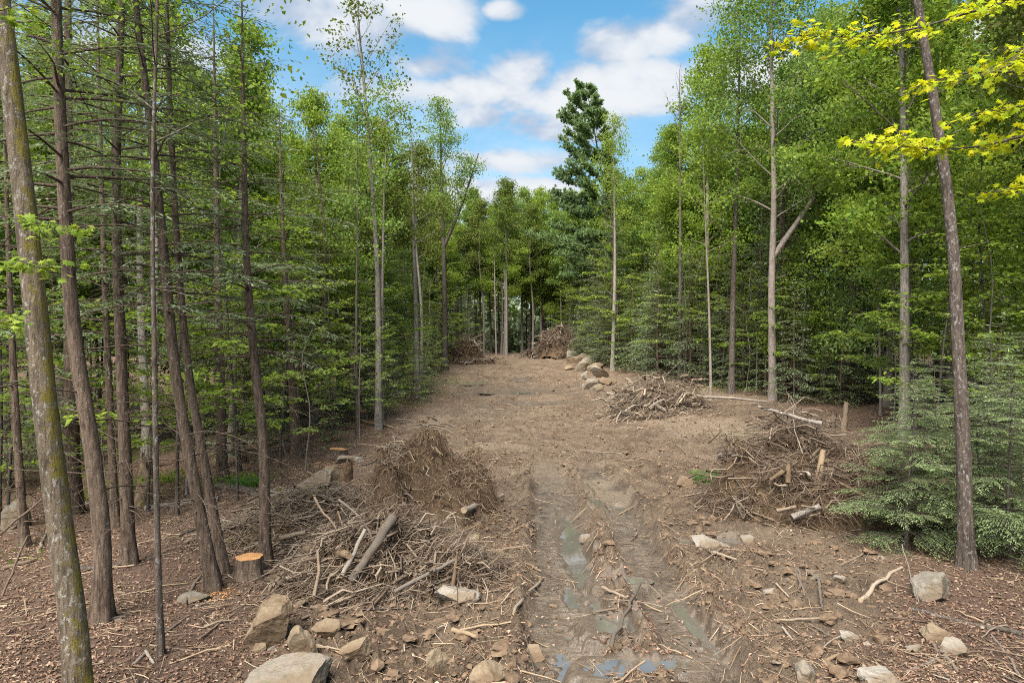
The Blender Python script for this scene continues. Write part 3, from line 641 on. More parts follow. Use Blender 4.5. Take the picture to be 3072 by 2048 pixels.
hero('maple_tree', 'big pale maple forking into two stems above the bank of the clearing', 'tree', [(1776, 918), (1772, 650), (1776, 480), (1770, 200)], 24.5, broadleaf, seed=325, r0=.225, h0=9.5, Rc=4.6, leaf=.16, per=22, nl=28, leafm='maple', barkm='bark_pale', forks=[(7.6, (5.6, .6, 17.0), .17)], sides=12, K=30, rough=.06)
hero('maple_tree', 'brown-barked maple trunk standing next to the big pale forked maple', 'tree', [(1680, 905), (1684, 650), (1692, 380)], 22, broadleaf, seed=326, r0=.19, h0=11, Rc=3.0, leaf=.16, per=18, nl=22, leafm='maple_light', barkm='bark_lichen')
hero('maple_tree', 'pale maple trunk leaning away beside the big forked maple', 'tree', [(1848, 900), (1862, 650), (1884, 380)], 23, broadleaf, seed=327, r0=.21, h0=11, Rc=3.4, leaf=.16, per=20, nl=22, leafm='maple', barkm='bark_pale')
hero('maple_tree', 'thin tilted bare trunk between the brown and the pale forked maples', 'tree', [(1728, 890), (1740, 700), (1748, 560)], 9.5, broadleaf, seed=328, r0=.11, h0=8.3, Rc=1.0, leaf=.14, per=4, nl=5, leafm='maple_light', barkm='bark_lichen')
hero('maple_tree', 'thin pale sapling trunk in front of the dark young hemlocks', 'tree', [(1634, 918), (1628, 700), (1616, 430)], 15, broadleaf, seed=329, r0=.085, h0=8, Rc=1.8, leaf=.15, per=12, nl=14, leafm='maple_light', barkm='bark_pale')
hero('maple_tree', 'leaning dark mottled trunk rising through the young hemlocks in the foreground', 'tree', [(2224, 1308), (2215, 1050), (2204, 850), (2182, 520), (2140, 230), (2100, 0)], 18, broadleaf, seed=330, r0=.138, h0=11, Rc=2.6, leaf=.09, per=18, leafm='maple_light', barkm='bark_lichen', sides=22, K=90, rough=.12, dead=3)
hero('maple_tree', 'thin grey trunk standing behind the leaning mottled trunk', 'tree', [(2150, 880), (2158, 650), (2165, 430)], 16, broadleaf, seed=331, r0=.10, h0=9, Rc=2.4, leaf=.15, per=16, nl=18, leafm='maple', barkm='bark_dark')
hero('dead_tree', 'bare dead treetop showing against the clouds beside the green crowns', 'tree', [(1562, 880), (1562, 600), (1560, 300)], 21.5, broadleaf, seed=333, r0=.16, h0=13, Rc=2.6, leaf=.1, per=1, nl=16, leafm='maple_red', barkm='bark_dark', sparse=.05, asc=(50, 75))
for k, (px, py, lab) in enumerate([(1140, 817, 'slim straight trunk behind the crest of the clearing, nearest the root pile'), (1163, 818, 'straight brown trunk at the crest of the clearing'), (1213, 808, 'thin dark trunk beside the crossing poles behind the crest'),
        (1062, 800, 'dark straight trunk rising behind the uprooted root pile'), (1246, 800, 'slim upright trunk where two poles cross behind the crest')]):
    g = ground(px, py); HERO.append((g[0], g[1])); plant_tree([SLIM[0], MAPLES[4], SLIM[1], MAPLES[2], SLIM[2]][k], 'maple_tree', lab, 'tree', g, k*1.3, [.95, .95, .92, .95, .95][k])
g = ground(1230, 800); plant_tree(SLIM[1], 'maple_tree', 'leaning thin pole crossing an upright one behind the crest', 'tree', g, 2, .8, tilt=(0, -.09))

# ------------------------------------------------------------------ young hemlocks of the right foreground
YF = [hemlock(400+i, straight(PR, h, .12), r, h*.06, rc, q=.075, step=.06, vs=.165, nb=4, dead=0, wq=.25, needle='hemlock_young', fill=1.35, twig=True, barkm='bark_dark', droop=.3)
      for i, (h, r, rc) in enumerate([(4.3, .042, 1.55), (3.6, .036, 1.5)])]
for (px, py, k, s, lab) in [(2085, 1262, 0, .92, 'young feathery hemlock between the brush heap and the leaning mottled trunk'), (2325, 1290, 1, 1.12, 'bushy young hemlock cut by the photo\'s edge beside the mottled trunk'),
        (2040, 1190, 1, .68, 'small bushy hemlock next to the big brush heap'), (2275, 1180, 0, 1.05, 'young hemlock behind the mottled trunk'), (2150, 1235, 0, .95, 'young hemlock standing just behind the mottled trunk\'s foot'), (2250, 1260, 1, 1.0, 'young hemlock close beside the mottled trunk'), (2120, 1090, 1, .85, 'low young hemlock behind the brush heap'), (2385, 1240, 0, 1.1, 'tall young hemlock reaching in past the photo\'s edge')]:
    g = ground(px, py); g[2] = gz(g[0], g[1]); HERO.append((g[0], g[1])); plant_tree(YF[k], 'young_hemlock', lab, 'tree', g, px*.7, s)
for (px, py, pr, k, s, nm, lab, cat) in [
        (1510, 872, YHEM, 1, 1.25, 'young_hemlock', 'bushy dark young hemlock right behind the log pile', 'tree'), (1452, 850, YHEM, 0, 1.3, 'young_hemlock', 'bushy hemlock between the boulder row and the log pile', 'tree'),
        (1585, 884, YHEM, 1, 1.1, 'young_hemlock', 'young hemlock at the far end of the log pile', 'tree'), (1345, 795, HEMS, 1, .95, 'hemlock_tree', 'low-branched hemlock above the boulder row', 'tree'),
        (1365, 820, YHEM, 1, 1.35, 'young_hemlock', 'drooping young hemlock under the tall pine', 'tree'), (1480, 830, HEMS, 1, .9, 'hemlock_tree', 'hemlock hanging over the bank behind the log pile', 'tree'),
        (1905, 905, YHEM, 0, .8, 'young_hemlock', 'small hemlock at the edge of the wood behind the big brush heap', 'tree'), (1990, 900, YHEM, 2, 1.0, 'young_hemlock', 'low hemlock at the top of the bank behind the big brush heap', 'tree'),
        (2070, 890, YHEM, 1, .8, 'young_hemlock', 'hemlock at the bank near the thin grey trunk', 'tree'),
        (742, 985, HEMS, 1, 1.15, 'hemlock_tree', 'dense hemlock with boughs reaching the ground by the cut stumps', 'tree'), (800, 950, HEMS, 0, .95, 'hemlock_tree', 'tall dense hemlock behind the farther cut stump', 'tree'),
        (705, 955, HEMS, 1, 1.05, 'hemlock_tree', 'hemlock with a curved foot behind the reddish trunk', 'tree'), (840, 915, HEMS, 1, 1.0, 'hemlock_tree', 'grey-green hemlock behind the tall slender maple', 'tree'),
        (905, 915, SAPS, 2, 1.35, 'sapling', 'bright yellow-green maple sapling between the two slender maples', 'sapling'), (925, 900, SAPS, 1, 1.4, 'sapling', 'yellow-green leafy sapling close to the straight reddish maple', 'sapling'),
        (335, 1175, SAPS, 2, .95, 'sapling', 'bright sapling between the straight trunk and the thin pole tree', 'sapling'), (425, 1135, SAPS, 1, 1.6, 'sapling', 'yellow-green sapling seen between the leaning hemlocks and the pole tree', 'sapling'), (545, 1150, SAPS, 2, .9, 'sapling', 'bright sapling between the leaning and the bare-stemmed hemlocks', 'sapling'), (150, 1150, SAPS, 2, 1.0, 'sapling', 'light sapling between the mossy and the crooked trunks', 'sapling'), (660, 1040, SAPS, 2, 1.2, 'sapling', 'yellow-green sapling right behind the reddish hemlock trunk', 'sapling'),
        (640, 1075, SAPS, 2, 1.15, 'sapling', 'bright maple sapling behind the bare-stemmed hemlock', 'sapling'), (440, 1080, SAPS, 2, 1.05, 'sapling', 'light-green sapling behind the leaning hemlocks', 'sapling'),
        (690, 1010, SAPS, 1, 1.3, 'sapling', 'leafy sapling beside the reddish hemlock trunk', 'sapling'), (885, 965, SAPS, 3, 1.3, 'sapling', 'small leafy shrub at the foot of the tall slender maple', 'sapling'),
        (980, 880, SAPS, 1, 1.2, 'sapling', 'yellow-green shrub beside the uprooted root pile', 'sapling'), (1885, 930, SAPS, 3, 1.1, 'sapling', 'bright little shrub at the foot of the leaning pale maple', 'sapling'),
        (2320, 1010, SAPS, 0, 1.15, 'sapling', 'pale layered beech sapling at the photo\'s edge above the hemlocks', 'sapling'), (2245, 960, SAPS, 0, 1.2, 'sapling', 'pale layered beech sapling behind the mottled trunk', 'sapling'),
        (2390, 1080, SAPS, 0, 1.25, 'sapling', 'near beech sapling reaching in past the photo\'s edge', 'sapling'), (2110, 920, SAPS, 1, 1.3, 'sapling', 'light-green sapling near the thin grey trunk', 'sapling'),
        (560, 1060, YHEM, 1, .9, 'young_hemlock', 'young hemlock past the long fallen log', 'tree'), (120, 1080, YHEM, 1, 1.0, 'young_hemlock', 'green young hemlock behind the mossy leaning trunk', 'tree'), (20, 1120, YHEM, 0, .9, 'young_hemlock', 'young hemlock at the photo\'s edge near the large boulder', 'tree')]:
    g = ground(px, py); g[2] = gz(g[0], g[1]); HERO.append((g[0], g[1])); plant_tree(pr[k], nm, lab, cat, g, px*.37, s)
# ------------------------------------------------------------------ the wood around: scattered individuals
SR = np.random.default_rng(21); placed = list(HERO); pg_ = ground(1404, 815); placed += [(pg_[0]-2.2, pg_[1]-1.5), (pg_[0]-2, pg_[1]+1.5), (pg_[0]-1, pg_[1]-3.5), (pg_[0]-3.5, pg_[1]), (pg_[0], pg_[1]-2)]; SCAT = []
def free(x, y, dmin):
    return all((x-a)**2+(y-b)**2 > dmin*dmin for a, b in placed)
def zone(x, y):
    if y > 86: return 'back'
    return 'left' if x < 0 else 'right'
ZL = {'left': 'in the shady wood on the stump side', 'right': 'in the green wood past the log pile', 'back': 'in the wood closing the clearing\'s far end'}
def scatter(n, xf, dmin, protos, name, what, cat, smin, smax):
    k = 0; tries = 0
    while k < n and tries < n*60:
        tries += 1; x, y = xf()
        if not free(x, y, dmin): continue
        far_ = .84 if (x > 0 and 52 < y < 86 and protos is MAPLES) else 1.; placed.append((x, y)); z = zone(x, y); i = int(SR.integers(len(protos)))
        SCAT.append((what[i % len(what)], x, y)); SCAT[-1] += (plant_tree(protos[i], name, what[i % len(what)]+' '+ZL[z], cat, (x, y, float(macro(x, y))-.05), SR.uniform(0, 6.28), far_*SR.uniform(smin, smax), what[i % len(what)]+' '+ZL[z], (SR.normal(0, .02), SR.normal(0, .02))),); k += 1
def fleft():
    y = SR.uniform(24, 84); return xl(y)-1.2-abs(SR.normal(0, 1))*13, y
def fleftn():
    y = SR.uniform(17, 45); return xl(y)-2.5-SR.uniform(0, 1)*(y*.8+2), y
def fright():
    y = SR.uniform(34, 84); return xr(y)+1.2+abs(SR.normal(0, 1))*13, y
def frightn():
    y = SR.uniform(17, 40); return max(xr(y)+1.5, y*.5)+SR.uniform(0, 1)*16, y
def fback():
    y = 88+abs(SR.normal(0, 1))*16; return SR.uniform(-26, 24), y
def fedge_l():
    y = SR.uniform(22, 82); return xl(y)-SR.uniform(.3, 5), y
def fedge_r():
    y = SR.uniform(36, 82); return xr(y)+SR.uniform(.4, 5), y
WM = ['tall mid-green maple', 'broad light-green maple', 'dark-stemmed green maple', 'pale-barked light-green maple', 'maple with bronze-tinged young leaves']
WH = ['broad grey-green hemlock', 'low-branched grey-green hemlock', 'tall hemlock with a high crown']; WS = ['slim pale pole-like maple', 'slim dark pole-like maple', 'slim bronze-topped maple']
WY = ['young bushy hemlock', 'taller dark young hemlock', 'small young hemlock']; WU = ['thin layered pale-green sapling', 'small light-green maple sapling', 'tall light-green maple sapling', 'knee-high leafy shrub']
scatter(46, fleft, 2.3, MAPLES, 'maple_tree', WM, 'tree', .72, .92)
scatter(15, fleft, 1.8, HEMS, 'hemlock_tree', WH, 'tree', .8, 1.15)
scatter(8, fleftn, 1.8, HEMS, 'hemlock_tree', WH, 'tree', .8, 1.15)
def fleftm():
    while True:
        x, y = fleftn()
        if x/y < -.47: return x, y
scatter(12, fleftm, 1.8, MAPLES, 'maple_tree', WM, 'tree', .85, 1.05)
scatter(62, fright, 2.3, MAPLES, 'maple_tree', WM, 'tree', .95, 1.15)
scatter(16, frightn, 2.6, MAPLES, 'maple_tree', WM, 'tree', .9, 1.1)
scatter(26, fright, 1.8, HEMS, 'hemlock_tree', WH, 'tree', .7, 1.05)
scatter(20, fright, 1.5, SLIM, 'maple_tree', WS, 'tree', .8, 1.1)
scatter(11, fleft, 1.5, SLIM, 'maple_tree', WS, 'tree', .8, 1.1)
scatter(44, fback, 2.2, MAPLES, 'maple_tree', WM, 'tree', .9, 1.08)
def fmid():
    return SR.uniform(-10, 9), SR.uniform(87, 97)
scatter(15, fmid, 1.8, MAPLES, 'maple_tree', WM, 'tree', .9, .98)
scatter(22, fright, 1.4, SAPS[:1]+SAPS[2:3], 'sapling', [WU[0], WU[2]], 'sapling', 1.2, 2.0)
scatter(34, fedge_r, 1.2, SAPS[:1]+SAPS[2:3], 'sapling', [WU[0], WU[2]], 'sapling', 1.1, 1.8)
scatter(26, fleft, 1.4, SAPS[:1]+SAPS[2:3], 'sapling', [WU[0], WU[2]], 'sapling', 1.2, 1.9)
scatter(22, fleftn, 1.4, SAPS[2:3], 'sapling', WU[2:3], 'sapling', 1.1, 1.9)
scatter(16, frightn, 1.4, SAPS[:1]+SAPS[2:3], 'sapling', [WU[0], WU[2]], 'sapling', 1.2, 1.9)
WN = ['young light-green understory maple', 'taller mid-green understory maple']
def fright2():
    y = SR.uniform(36, 80); return xr(y)+1.5+abs(SR.normal(0, 1))*7, y
def frn2():
    y = SR.uniform(20, 38); return max(xr(y)+3, y*.52)+SR.uniform(0, 1)*12, y
def fl2():
    y = SR.uniform(30, 80); return xl(y)-2.-abs(SR.normal(0, 1))*7, y
scatter(30, fright2, 1.3, UNDER, 'maple_tree', WN, 'tree', .8, 1.2)
scatter(9, frn2, 1.5, UNDER, 'maple_tree', WN, 'tree', .8, 1.15)
scatter(16, fl2, 1.3, UNDER, 'maple_tree', WN, 'tree', .8, 1.2)
scatter(34, fback, 1.6, HEMS, 'hemlock_tree', WH, 'tree', .55, .9)
scatter(44, fedge_r, 1.2, YHEM, 'young_hemlock', WY, 'tree', .7, 1.2)
scatter(16, fedge_l, 1.2, YHEM, 'young_hemlock', WY, 'tree', .6, 1.1)
scatter(30, fedge_r, 1.0, SAPS, 'sapling', WU, 'sapling', .6, 1.15)
scatter(34, fedge_l, 1.0, SAPS, 'sapling', WU, 'sapling', .6, 1.15)
scatter(22, frightn, 1.2, SAPS, 'sapling', WU, 'sapling', .7, 1.2)
scatter(14, frightn, 1.2, YHEM, 'young_hemlock', WY, 'tree', .5, .9)
scatter(18, fleftn, 1.2, SAPS, 'sapling', WU, 'sapling', .7, 1.2)
LM = [(150, 1500, 'the mossy leaning trunk'), (215, 1428, 'the crooked hemlock'), (290, 1300, 'the straight grey-brown hemlock'), (358, 1510, 'the thin pole tree'), (430, 1356, 'the ridged leaning hemlock'), (590, 1305, 'the bare-stemmed hemlock'), (675, 1055, 'the reddish hemlock trunk'), (760, 985, 'the dense hemlock'),
      (866, 985, 'the tall slender maple'), (955, 912, 'the straight reddish maple'), (1020, 850, 'the forked dark maple'), (1090, 835, 'the far root pile'), (1163, 818, 'the brown crest trunk'), (1230, 818, 'the crossing poles'), (1285, 822, 'the far grey brush pile'), (1340, 830, 'the boulder row'), (1404, 840, 'the tall pine'),
      (1510, 900, 'the pole pile'), (1628, 918, 'the thin pale sapling trunk'), (1684, 905, 'the brown-barked maple'), (1776, 918, 'the big forked maple'), (1862, 900, 'the leaning pale maple'), (1940, 1000, 'the tall brush heap'), (2060, 1100, 'the low young hemlock'), (2158, 880, 'the thin grey trunk'), (2210, 1308, 'the mottled leaning trunk'), (2320, 1330, 'the bushy young hemlock')]
LMY = [ground(a, b)[1] for a, b, c in LM]; buckets = {}
for (what, x, y, o) in SCAT:
    px = (x/y*F+512)/.4354; i = min(range(len(LM)), key=lambda j: abs(LM[j][0]-px))
    rel = 'outside the frame past' if px < -60 or px > 2412 else ('behind' if y > LMY[i] else 'in front of')
    buckets.setdefault((what, rel, LM[i][2]), []).append((y, o))
ORD = ['nearest one', 'second one back', 'third one back', 'fourth one back', 'fifth one back', 'sixth one back', 'seventh one back', 'eighth one back', 'ninth one back', 'tenth one back', 'eleventh one back', 'twelfth one back', 'thirteenth one back', 'fourteenth one back']
for (what, rel, lm), L in buckets.items():
    L.sort(key=lambda q: q[0])
    for k, (y, o) in enumerate(L): o['label'] = what+' '+rel+' '+lm+('' if len(L) == 1 else ', '+ORD[min(k, 13)])
# far-off wood that reads as one mass
def far_wood():
    rng = np.random.default_rng(5); n = 42000; n2 = 22000
    a = rng.uniform(-1.5, 1.5, n); r = rng.uniform(118, 165, n)
    x = np.sin(a)*r; y = np.cos(a)*r*.95+8; hz = rng.random(n)**.8*(16+5*fbm(a*14, a*0, 3, 3))
    a2 = rng.uniform(-1.5, 1.5, n2); r2 = rng.uniform(100, 150, n2); x2 = np.sin(a2)*r2*.75; y2 = np.cos(a2)*r2+4; h2 = rng.random(n2)*9
    C = np.concatenate([np.stack([x, y, macro(x, y)+hz], 1), np.stack([x2, y2, macro(x2, y2)+h2], 1)]); n = len(C)
    sz = np.concatenate([rng.uniform(.6, 1.5, n-n2), rng.uniform(1.0, 2.2, n2)])
    V, Q, tt = leaves(C, rng.normal(0, 1, C.shape), nrm(rng.normal(0, .8, C.shape)+[0, -.3, .7]), sz, rng.uniform(.6, .9, n), .1, np.clip(rng.normal(.45, .25, n), 0, 1))
    tag(ob('distant_wood', mk('distant_wood', V, Q, tint=tt, mats=[M['hemlock']])), 'distant green wood behind the last trunks', 'wood', kind='stuff')
far_wood()

# ------------------------------------------------------------------ stones, stumps, logs, brush
import bmesh
def ico(sub):
    bm = bmesh.new(); bmesh.ops.create_icosphere(bm, subdivisions=sub, radius=1.0); bm.verts.ensure_lookup_table()
    V = np.array([v.co[:] for v in bm.verts]); T = np.array([[v.index for v in f.verts] for f in bm.faces]); bm.free(); return V, T
ICO = {k: ico(k) for k in (1, 2, 3, 4, 5)}
def rock_mesh(seed, sub=4, planes=11, rough=.10, m='rock_tan', dims=(1, 1, 1), lo=.42, hi=.80):
    rng = np.random.default_rng(seed); V, T = ICO[sub]; V = V.copy()*1.12
    for k in range(planes-2):
        n = nrm(rng.normal(0, 1, 3)); d = rng.uniform(lo, hi); V -= np.maximum(V@n-d, 0)[:, None]*n
    o = Vector(rng.uniform(-50, 50, 3))
    k = np.array([mnoise.fractal(Vector(v)*2.2+o, .9, 2.1, 5) for v in V]); k2 = np.array([mnoise.noise(Vector(v)*9+o) for v in V]); V *= (1+rough*k+.022*k2)[:, None]
    mn, mx = V.min(0), V.max(0); V = (V-(mn+mx)/2)/(mx-mn)*np.array(dims)
    return mk('boulder', V, F3=T, smooth=False, mats=[M[m]])
def boulder(px, py, wpx, asp, dep, seed, m, label, name='boulder', cat='boulder', sink=.48, rz=0., tilt=0., sub=4, group=None, planes=11):
    g = ground(px, py); wd = wpx*.4354/F*g[1]; h = wd*asp
    g[1] += wd*dep*.3
    me = rock_mesh(seed, sub, planes, m=m, dims=(wd, wd*dep, h*(1+sink)))
    o = ob(name, me, None, (g[0], g[1], gz(g[0], g[1])+h*.5*(1+sink)-h*sink), (tilt*.5, tilt, rz)); tag(o, label, cat, group); return o
BR = [(608, 1485, 122, .76, .8, 'rock_tan', 'big angular tan boulder, largest of the group in the near corner', 0, -.15), (692, 1528, 84, 1.0, .7, 'rock_tan', 'upright tan boulder leaning on the largest one', .2, .1),
      (742, 1475, 75, .50, .6, 'rock_tan', 'tilted tan slab at the end of the near boulder group', .3, -.45), (640, 1622, 205, .42, .8, 'rock_grey', 'broad flat grey boulder at the bottom edge below the tan boulders', .1, 0),
      (1048, 1400, 110, .30, .8, 'rock_pale', 'rounded pale boulder half buried in dirt in front of the twig heap', 0, 0), (1004, 1545, 62, .92, .8, 'rock_tan', 'pointed tan rock standing in the dirt near the bottom edge', 0, .15),
      (1120, 1590, 90, .5, .9, 'rock_tan', 'tan rock cut by the bottom edge of the photo', 0, 0), (1225, 1508, 55, .55, .8, 'rock_tan', 'tan rock beside the wheel rut near the bottom', .4, .1),
      (810, 1540, 70, .5, .8, 'rock_tan', 'low tan stone between the flat boulder and the pointed rock', .2, 0), (1085, 1250, 36, .6, .8, 'rock_tan', 'small tan stone beyond the end of the twig heap', .2, 0),
      (712, 1122, 95, .42, .8, 'rock_pale', 'flat-topped pale block beside the root mass', .1, 0), (765, 1110, 55, .75, .8, 'rock_tan', 'rounded boulder on the pale block beside the root mass', 0, .1), (800, 1065, 60, .25, .8, 'rock_pale', 'flat pale stone behind the orange stump near the root mass', 0, 0),
      (15, 1215, 90, .75, .9, 'rock_grey', 'large grey boulder at the photo\'s edge in the shady wood', 0, 0), (430, 1385, 75, .22, .8, 'rock_grey', 'low mossy stone in the leaf litter in front of the leaning hemlock', 0, 0),
      (2160, 1385, 100, .62, .9, 'rock_grey', 'mossy grey boulder below the young hemlocks', 0, 0), (1865, 1565, 58, .80, .8, 'rock_grey', 'grey-brown rock near the bottom edge right of the ruts', 0, .1),
      (1962, 1480, 46, .42, .8, 'rock_pale', 'small whitish stone between the grey-brown rock and the boulder', 0, 0), (2032, 1580, 90, .35, .8, 'rock_pale', 'broad pale rock cut by the bottom edge', 0, 0),
      (2165, 1478, 66, .55, .9, 'rock_tan', 'rusty orange-brown clod of rock above the pale stones', .3, 0), (2205, 1512, 58, .62, .8, 'rock_pale', 'angular pale stone below the rusty clod', .3, .2),
      (2110, 1500, 40, .3, .8, 'rock_grey', 'flat grey stone beside the angular pale stone', 0, 0), (1640, 1262, 95, .34, .8, 'rock_pale', 'flat whitish rock lying beside the right-hand rut', .2, .05),
      (1575, 1115, 40, .55, .8, 'rock_tan', 'tan stone next to the green grass tuft', 0, 0), (1935, 1345, 30, .4, .8, 'rock_pale', 'small bluish-white stone in the litter between ruts and boulder', 0, 0), (1775, 1368, 34, .45, .8, 'rock_pale', 'whitish pebbly stone near the forked pale branch', 0, 0),
      (1720, 1245, 28, .5, .8, 'rock_grey', 'small stone right of the whitish flat rock', 0, 0), (1690, 1128, 30, .6, .8, 'rock_tan', 'small tan stone left of the big brush heap', 0, 0)]
for i, (px, py, wpx, asp, dep, m, lab, rz, ti) in enumerate(BR):
    boulder(px, py, wpx, asp, dep, 700+i, m, lab, rz=0, tilt=ti, sub=5 if wpx > 90 else 4)
ROW = [(1300, 815, 30, .7), (1318, 822, 34, .5), (1340, 828, 34, .55), (1322, 835, 40, .4), (1352, 838, 36, .6), (1335, 852, 44, .55), (1368, 852, 40, .5), (1378, 868, 46, .6), (1350, 872, 40, .5), (1385, 885, 44, .45), (1358, 892, 46, .6), (1372, 900, 34, .5), (1310, 850, 26, .4)]
OD = ['topmost', 'second from the top', 'third from the top', 'fourth from the top', 'fifth from the top', 'sixth from the top', 'seventh from the top', 'eighth from the top', 'ninth from the top', 'fourth from the bottom', 'third from the bottom', 'second from the bottom', 'outlying']
for i, (px, py, wpx, asp) in enumerate(ROW):
    boulder(px, py, wpx, asp, .8, 760+i, 'rock_grey' if i % 3 else 'rock_tan', 'grey boulder in the row edging the far clearing, '+OD[i], sub=3, group='boulders in a row along the far clearing', tilt=.2*math.sin(i*2.1))
for i, (px, py, wpx, asp, lab) in enumerate([(1410, 918, 22, .7, 'grey stone by the end of the log pile'), (1432, 922, 20, .6, 'second small stone by the end of the log pile'), (960, 900, 40, .3, 'flat stone at the foot of the straight reddish maple'), (915, 915, 36, .45, 'grey stone at the edge of the wet ground by the maples')]):
    boulder(px, py, wpx, asp, .8, 790+i, 'rock_grey', lab, name='stone', cat='stone', sub=3)
# loose stones
STM = [rock_mesh(810+i, 3, 9, m=m) for i, m in enumerate(['rock_tan', 'rock_grey', 'rock_pale', 'rock_tan', 'rock_tan'])]
rs = np.random.default_rng(60); k = 0
while k < 90:
    y = 7.5+rs.random()**1.8*30; x = rs.uniform(float(xl(y))-.5, float(xr(y))+1.5)
    if abs(x) > .78*y: continue
    d = rs.uniform(.05, .17)*(1 if k > 18 else 1.6); me = STM[rs.integers(5)]
    zn = 'near the wheel ruts' if y < 14 else 'on the churned ground of the clearing'
    o = ob('stone', me, None, (x, y, gz(x, y)+d*.12), (rs.uniform(-.4, .4), rs.uniform(-.4, .4), rs.uniform(0, 6)), (d*rs.uniform(.9, 1.7), d*rs.uniform(.8, 1.2), d*rs.uniform(.5, .9)))
    tag(o, 'fist-sized loose stone in the dirt '+zn, 'stone', 'loose stones '+zn); k += 1

# sticks and logs
def stick_mesh(rng, p, r0, r1, m, K=9, sides=8, knots=.06, forks=0, cut=None):
    P = resample(p, K); L = np.linalg.norm(P[-1]-P[0]); P[1:-1] += rng.normal(0, .007*L, (K-2, 3)); R = np.linspace(r0, r1, K)*(1+rng.normal(0, knots, K))
    parts = [tubes(P[None], R[None], sides, np.array([rng.random()]), True)]
    for f in range(forks):
        i = rng.integers(2, K-1); d = nrm(P[-1]-P[0])+rng.normal(0, .5, 3); d[2] = abs(d[2])*.6
        c = curve(rng, P[i], d, L*rng.uniform(.15, .4), K, -.02, .1); parts.append(tubes(c[None], (R[i]*.5*np.linspace(1, .3, K))[None], sides, np.array([rng.random()]), True))
    V, Q, T, t = join(parts); V = V+rng.normal(0, .09*min(r0, r1), V.shape); mi = np.concatenate([np.zeros(len(Q)), np.ones(len(T))]).astype(int)
    return mk('stick', V, Q, T, tint=t, smooth=True, mats=[M[m], M[cut or m]], midx=mi)
HEAPS = []
